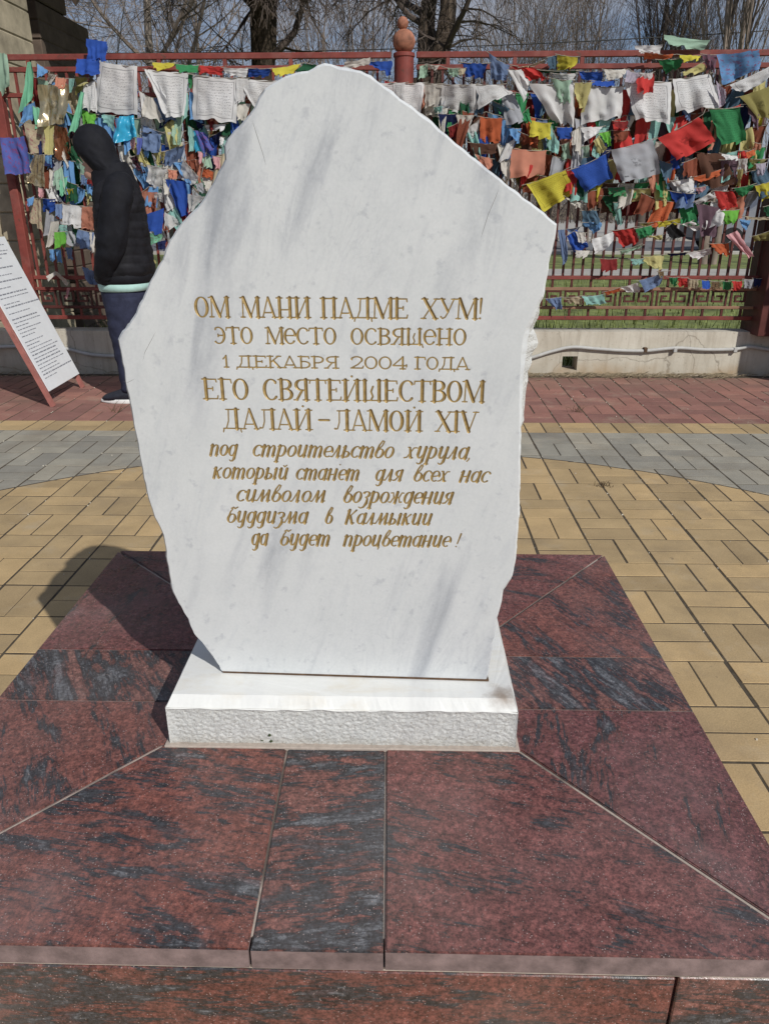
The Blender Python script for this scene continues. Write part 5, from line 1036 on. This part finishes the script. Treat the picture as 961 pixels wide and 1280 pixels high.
    # quilted jacket body: horizontal baffles
    b = MB(); prof = [(.735, .0, .148, .185), (.78, .006, .160, .20), (.86, .012, .154, .20), (.95, .016, .142, .20), (1.05, .018, .134, .20), (1.13, .018, .132, .20), (1.20, .016, .122, .185), (1.25, .015, .108, .150), (1.285, .018, .085, .105), (1.315, .016, .078, .088)]
    zz = np.linspace(.735, 1.315, 94); rg = []
    for z in zz:
        dx, rx, ry = [float(np.interp(z, [p[0] for p in prof], [p[i] for p in prof])) for i in (1, 2, 3)]
        q = abs(math.sin(math.pi*(z-.735)/.046)) if .80 < z < 1.22 else .75
        g = .0042*(q**.5-.7)
        rg.append([(p[0], p[1], p[2]+.006*noise.noise(Vector((p[0]*9, p[1]*9, z*4)))) for p in [tuple(v+(.011*noise.noise(Vector((v*15, z*17, i*.35))) if k_ < 2 else 0) for k_, v in enumerate(pp)) for i, pp in enumerate(ring(X+dx, Y, z, rx+g, ry+g, 40, 0))]])
    b.loft(rg); jk = b.build('jacket', VS, root, smooth=True)
    b = MB(); b.loft([ring(X-.005, Y, z, rx, ry, 40) for z, rx, ry in ((.712, .145, .18), (.722, .156, .19), (.745, .162, .195), (.775, .160, .193))]); b.build('hem_band', JK, jk, smooth=True)
    for s in (-1, 1):
        b = MB(); pth = [(X+.015, s*.10, 1.262, .06), (X+.012, s*.165, 1.245, .078), (X+.0, s*.20, 1.18, .083), (X-.022, s*.218, 1.08, .080), (X-.045, s*.228, .97, .078), (X-.075, s*.222, .90, .073), (X-.112, s*.20, .83, .062), (X-.135, s*.185, .785, .054), (X-.138, s*.165, .755, .05), (X-.120, s*.145, .735, .042)]
        pth = [tuple(np.interp(q, range(len(pth)), [p[k_] for p in pth]) for k_ in range(4)) for q in np.linspace(0, len(pth)-1, 40)]
        rg = []
        for i, (px_, py_, z, r) in enumerate(pth):
            a = Vector(pth[max(i-1, 0)][:3]); c = Vector(pth[min(i+1, len(pth)-1)][:3]); t = (c-a).normalized(); e1 = Vector((0, 1, 0)); e1 = (e1-t*e1.dot(t)).normalized(); e2 = t.cross(e1)
            px_ += .078 if s < 0 else 0
            fold_ = lambda a: 1+.10*noise.noise(Vector((i*.33, math.cos(a)*1.5, s*3+math.sin(a))))+(.045+.075*math.exp(-((z-.96)/.10)**2))*(1-2.2*abs(noise.noise(Vector((z*19+math.cos(a)*.9, math.sin(a)*.8+math.cos(a), s*5)))))
            rg.append([tuple(Vector((px_, Y+py_, z))+(e1*math.cos(a)*r*.9+e2*math.sin(a)*r)*fold_(a)) for a in [2*math.pi*j/28 for j in range(28)]])
        b.loft(rg); sl_ = b.build('sleeve', JK, root, smooth=True); sl_.modifiers.new('sub', 'SUBSURF').render_levels = 2
    b = MB(); b.loft([ring(X-.005, Y, z, rx, ry, 40) for z, rx, ry in ((.672, .143, .18), (.70, .147, .183), (.75, .14, .178))]); b.build('shirt_hem', MT, root, smooth=True)
    # trousers: seat and two legs
    b = MB(); b.loft([ring(X-.008, Y, z, rx, ry, 36) for z, rx, ry in ((.55, .115, .172), (.60, .128, .176), (.66, .134, .174), (.72, .13, .17))])
    for s in (-1, 1):
        rg = []
        for z in np.linspace(.07, .64, 26):
            r = float(np.interp(z, [.07, .2, .4, .56, .64], [.056, .062, .080, .098, .095])); dx = float(np.interp(z, [.07, .4, .64], [.012+.03*s, .0+.02*s, .0]))
            rg.append([tuple(np.array(p)+np.array([.008*noise.noise(Vector((p[0]*14, z*22, s*4)))]*2+[0])) for p in ring(X+dx, Y+s*.088, z, r*1.06, r*.9, 24)])
        b.loft(rg)
    b.build('trousers', TR, root, smooth=True)
    for s in (-1, 1):
        sx = X+.01+.03*s; sy = Y+s*.09; b = MB(); rg = []
        for xx, hw, h0 in ((.085, .022, .06), (.075, .034, .085), (.03, .040, .105), (-.03, .042, .098), (-.08, .046, .078), (-.13, .047, .062), (-.165, .038, .050), (-.185, .016, .035)):
            rg.append([(sx+xx, sy+hw*math.cos(a), max(.022, .022+(h0-.022)*max(0, math.sin(a))**.7)) for a in [2*math.pi*j/18 for j in range(18)]])
        b.loft(rg); sh = b.build('shoe', SH, root, smooth=True)
        b = MB(); n = 40
        def so(z, k): 
            r = []
            for j in range(n):
                a = 2*math.pi*j/n; xx = -.05+.145*math.cos(a); hw = .046 if xx < -.02 else .040; r.append((sx+xx*k, sy+hw*math.sin(a)*k*(1.08), z))
            return r
        b.loft([so(.001, .97), so(.008, 1.02), so(.020, 1.01), so(.026, .97)]); b.build('sole', SOLE, sh, smooth=False)
person()

# ------------------------------------------------------------------ bare trees, wire
def tree(label, x, y, h, r0, mat_t, mat_c, seed, forks=5, depth=4, fork_z=.25, spread=.6, stems=1, droop=0.0, twist=.25, name='bare_tree', base=-.05, lean=0, rmin=.0022):
    rn = random.Random(seed); root = empty(name, (x, y, base), label, 'tree', 'bare trees beyond the fence'); tr = MB(); cw = MB(); cnt = [0]
    def branch(p, d, L, r, lev):
        n = max(3, int(L/(.16 if lev < 2 else .13))); pts = [p]; rad = [r]; dd = d.copy()
        for i in range(n):
            wob = Vector((rn.gauss(0, 1), rn.gauss(0, 1), rn.gauss(0, .7)))*twist*(.35 if lev == 0 else .55)*(1/math.sqrt(n))*1.6
            dd = (dd+wob+Vector((0, 0, (.06 if lev < 3 else .0)-droop*(lev > 1)*.22))).normalized(); p = p+dd*(L/n); pts.append(p); rad.append(max(rmin, r*(1-.72*(i+1)/n)))
        (tr if lev == 0 else cw).tube(pts, rad, 10 if lev == 0 and r > .1 else (5 if lev < 2 else 3), caps=False); cnt[0] += n
        if lev >= depth: return
        k = forks-lev
        for q in range(k+(3 if lev == 0 else 0)):
            t = rn.uniform(fork_z if lev == 0 else .18, 1.0); i = min(n-1, int(t*n)); b0 = pts[i]; dl = (pts[i+1]-pts[i]).normalized()
            side = Vector((rn.gauss(0, 1), rn.gauss(0, 1), rn.gauss(.15, .6))); side = (side-dl*side.dot(dl)).normalized(); nd = (dl*(1-spread*.55)+side*spread*rn.uniform(.7, 1.2)).normalized()
            branch(b0, nd, L*rn.uniform(.38, .66), rad[i]*rn.uniform(.45, .62), lev+1)
    for s in range(stems):
        a = rn.uniform(0, 6.28); o = Vector((math.cos(a)*.22, math.sin(a)*.22, 0)) if stems > 1 else Vector()
        d = (Vector((lean, 0, 1))+o*1.1*spread).normalized(); branch(Vector((x, y, base))+o*.6, d, h*rn.uniform(.85, 1.05), r0*rn.uniform(.75, 1.05), 0)
    tr.build('trunk', mat_t, root, smooth=True); cw.build('crown', mat_c, root)
def px(xp, Y): return at(xp, 200, Y).x
def big_tree(label, pa, Y, seed, spreadx):
    rn = random.Random(seed); x0 = at(pa[0], 62, Y).x; root = empty('old_tree', (x0, Y, -.05), label, 'tree', 'bare trees beyond the fence'); tr = MB(); cw = MB()
    def knot(pts, rad, n=22):
        rings = []
        for i, (p, r) in enumerate(zip(pts, rad)):
            rings.append([(p.x+r*math.cos(a)*q, p.y+r*math.sin(a)*q, p.z) for a in [2*math.pi*j/n for j in range(n)] for q in [1+.16*noise.noise(Vector((math.cos(a)*1.6+seed, math.sin(a)*1.6, p.z*1.3)))+.07*noise.noise(Vector((math.cos(a)*6+seed, math.sin(a)*6, p.z*4)))]])
        tr.loft(rings)
    zs = np.linspace(-.06, 2.55, 26); w0 = (pa[1]-pa[0])/F_PX*Y*.95/2
    knot([Vector((x0+.035*noise.noise(Vector((z*.9, seed, 0))), Y, z)) for z in zs], [w0*(1.35-.35*min(1, z/1.0) if z < 1 else 1.0+.10*max(0, z-1.7)) for z in zs])
    def limb(p, d, L, r, lev):
        n = max(4, int(L/.17)); pts = [p]; rad = [r]; d = d.copy()
        for i in range(n):
            d = (d+Vector((rn.gauss(0, 1), rn.gauss(0, 1), rn.gauss(0, .8)))*(.07 if lev == 0 else .20)+Vector((0, 0, .03 if lev < 2 else -.10))).normalized(); p = p+d*(L/n); pts.append(p); rad.append(max(.0034, r*(1-.75*(i+1)/n)))
        if lev == 0: knot(pts, rad, 16)
        else: cw.tube(pts, rad, 6 if lev == 1 else 3, caps=False)
        if lev >= 4: return
        for q in range((9, 8, 6, 5)[lev]):
            t = rn.uniform(.22 if lev == 0 else .15, 1); i = min(n-1, int(t*n)); dl = (pts[i+1]-pts[i]).normalized(); sd = Vector((rn.gauss(0, 1), rn.gauss(0, 1), rn.gauss(0, .5))); sd = (sd-dl*sd.dot(dl)).normalized()
            limb(pts[i], (dl*.5+sd*.8+Vector((0, 0, -.25 if lev > 0 else .1))).normalized(), L*rn.uniform(.34, .55), min(rad[i]*.5, .05), lev+1)
    for k_, sx in enumerate((-spreadx*.55, spreadx)):
        limb(Vector((x0+sx*.10, Y+.03*k_, 1.75)), Vector((sx, .05*(1-2*k_), 1)).normalized(), 4.2, w0*.80, 0)
    # a few water shoots low on the trunk
    for q in range(7):
        a = rn.uniform(3.4, 6.0); z = rn.uniform(2.0, 3.0); limb(Vector((x0+w0*math.cos(a)*.9, Y+w0*math.sin(a)*.9, z)), Vector((math.cos(a), math.sin(a)*.6, .7)).normalized(), rn.uniform(.5, 1.0), .010, 3)
    tr.build('trunk', BARK, root, smooth=True); cw.build('crown', TWIG2, root)
big_tree('massive forked furrowed trunk standing left of the finial post', (316, 353), 10, 3, .10)
big_tree('massive forked furrowed trunk standing right of the finial post', (533, 564), 10.5, 8, .17)
tree('pale poplar with sprawling branches near the block building', px(212, 13), 13, 5.2, .11, TWIG3, TWIG, 33, 9, 4, .20, .85, twist=.2, rmin=.003)
for i, (lb, xp, Y, h, r, st_, mt, sp) in enumerate((
 ('thin branching tree between the building and the pale poplar', 150, 19, 7, .10, 1, TWIG, .8), ('slim grey tree behind the pale poplar', 255, 20, 8, .11, 1, TWIG, .75), ('thicket-like tree left of the first big trunk', 290, 24, 8, .09, 3, TWIG, .6),
 ('many stemmed tree between the two big trunks, nearer the first', 395, 22, 8, .08, 4, TWIG, .6), ('many stemmed tree between the two big trunks, nearer the second', 470, 24, 8.5, .08, 4, TWIG, .6), ('fan shaped tree close right of the second big trunk', 625, 20, 8, .07, 6, TWIG, .55),
 ('broad fan of grey stems above the big white flags', 690, 22, 8, .07, 7, TWIG, .6), ('slender tree right of the broad fan of stems', 745, 26, 8, .07, 4, TWIG, .55), ('dark twin stems left of the pale green cloth', 803, 20, 8, .17, 2, TWIG2, .35),
 ('tight bundle of dark stems above the shiny blue scarf', 905, 16, 8, .15, 4, TWIG, .30), ('thin grey tree at the right edge of the view', 965, 24, 8, .08, 3, TWIG, .6), ('small bare tree behind the dark twin stems', 850, 30, 8, .08, 3, TWIG, .6),
 ('small bare tree far between the big trunks', 430, 34, 9, .09, 3, TWIG, .6), ('far bare tree behind the broad fan', 660, 36, 9, .09, 4, TWIG, .6), ('far bare tree behind the slim grey tree', 225, 34, 9, .09, 4, TWIG, .6), ('far bare tree right of the second big trunk', 590, 32, 9, .09, 4, TWIG, .6))):
    tree(lb, px(xp, Y), Y, h*(.66+.22*((i*7)%5)/4), r*.7, mt, mt, 20+i, (8 if st_ < 3 else 7)-(2 if Y > 28 else 0), 4 if st_ < 3 else 3, .12, sp, st_ if st_ < 3 else st_-1, rmin=.0030)
def thicket():   # far brush that reads as one brownish mass
    b = MB(); rn = random.Random(4)
    for _ in range(3200):
        Y = rn.uniform(48, 60); xx = rn.uniform(-38, 40); h = rn.uniform(.8, 2.6); a = rn.gauss(0, .25); p = Vector((xx, Y, 0)); q = p+Vector((math.sin(a)*h, rn.uniform(-.4, .4), h)); mid = p.lerp(q, .5)+Vector((rn.uniform(-.3, .3), 0, 0)); b.tube([p, mid, q], [.035, .025, .008], 3, caps=False)
        for _k in range(3): t = rn.uniform(.3, .95); s0 = p.lerp(q, t); b.tube([s0, s0+Vector((rn.uniform(-.9, .9), rn.uniform(-.3, .3), rn.uniform(.3, 1.1)))], [.016, .006], 3, caps=False)
    tag(b.build('thicket', TWIG), 'far grey brown brush beyond the road', 'brush', kind='stuff')
thicket()
b = MB(); A, B = at(-200, 62, 16), at(1200, 20, 16); b.tube([A.lerp(B, t/16)+Vector((0, 0, -.25*4*(t/16)*(1-t/16))) for t in range(17)], .009, 5); tag(b.build('overhead_wire', m_simple('wire_rubber', (.02, .02, .02), .6, .1, 5, bump=0)), 'thin dark overhead wire crossing in front of the bare trees', 'wire')

# ------------------------------------------------------------------ small things on the ground
def litter():
    b = MB(); rn = random.Random(8)
    for _ in range(700):
        x = rn.uniform(.6, 2.3) if rn.random() < .7 else rn.uniform(-3, 3); y = 5.44-abs(rn.gauss(0, .07)); l = rn.uniform(.02, .09)*(2.2 if rn.random() < .06 else 1); a = rn.gauss(0, .5)
        p = Vector((x, y, .004)); q = p+Vector((math.cos(a)*l, math.sin(a)*l*.5, rn.uniform(0, .02))); b.tube([p, p.lerp(q, .5)+Vector((0, 0, .006)), q], [.0018, .0022, .001], 3, caps=False)
    tag(b.build('dry_stalks', m_simple('dry_stalk', (.32, .26, .17), .9, .3, 20, bump=0)), 'dry stalks and dust swept along the foot of the low wall', 'litter', kind='stuff')
litter()
def grit():
    b = MB(); rn = random.Random(18)
    for _ in range(520):
        x = rn.uniform(-2.4, 2.4); y = rn.uniform(1.2, 5.4); r = rn.uniform(.0012, .0042)*(1.6 if rn.random() < .05 else 1)
        if rn.random() < .75: x = .877+round((x-.877)/.197)*.197+rn.gauss(0, .004)
        if PX0-.02 < x < PX1+.02 and y < PY1+.02: continue
        a = rn.uniform(0, 6); q = [(math.cos(a+k_*1.257)*r*rn.uniform(.7, 1.2), math.sin(a+k_*1.257)*r*rn.uniform(.7, 1.2)) for k_ in range(5)]
        b.add([(x+u, y+v, -.001) for u, v in q]+[(x+u*.6, y+v*.6, r*.9) for u, v in q], [(5, 6, 7, 8, 9)]+[(k_, (k_+1) % 5, 5+(k_+1) % 5, 5+k_) for k_ in range(5)])
    tag(b.build('grit', m_simple('pale_grit', (.50, .46, .38), .9, .4, 300, bump=0)), 'pale grit and tiny stones in the paving joints', 'grit', kind='stuff')
grit()
def tuft(px_, py_, label, n, h, mat, seed):
    rn = random.Random(seed); c = atz(px_, py_, 0); b = MB()
    for _ in range(n):
        a = rn.uniform(0, 6.28); l = h*rn.uniform(.5, 1.1); o = Vector((rn.gauss(0, .02), rn.gauss(0, .012), 0)); d = Vector((math.cos(a)*.7, math.sin(a)*.7, rn.uniform(.2, 1))).normalized()
        b.tube([c+o, c+o+d*l*.5+Vector((0, 0, .01)), c+o+d*l], [.0016, .0012, .0006], 3, caps=False)
    tag(b.build('dry_weed', mat), label, 'weed')
DRY = m_simple('dry_weed', (.16, .11, .06), .9, .3, 20, bump=0)
tuft(753, 608, 'dry trampled weed in the yellow paving right of the stone', 16, .035, DRY, 1)
tuft(724, 515, 'small dry weed in the red paving in front of the wall', 14, .05, DRY, 2)
tuft(146, 515, 'sparse dry weed in the red paving in front of the shoe', 9, .09, DRY, 3)
def moss():
    c = atz(336, 926, .352); b = MB(); rn = random.Random(6)
    for _ in range(26):
        o = Vector((rn.gauss(0, .006), -abs(rn.gauss(0, .003)), abs(rn.gauss(0, .006)))); b.lathe([(.0, -.003), (.003, 0), (.0, .003)], c+o, 6)
    tag(b.build('moss', m_simple('dark_moss', (.04, .055, .02), .9, .3, 50, bump=0)), 'tiny dark tuft of moss at the foot of the rough marble block', 'moss')
moss()
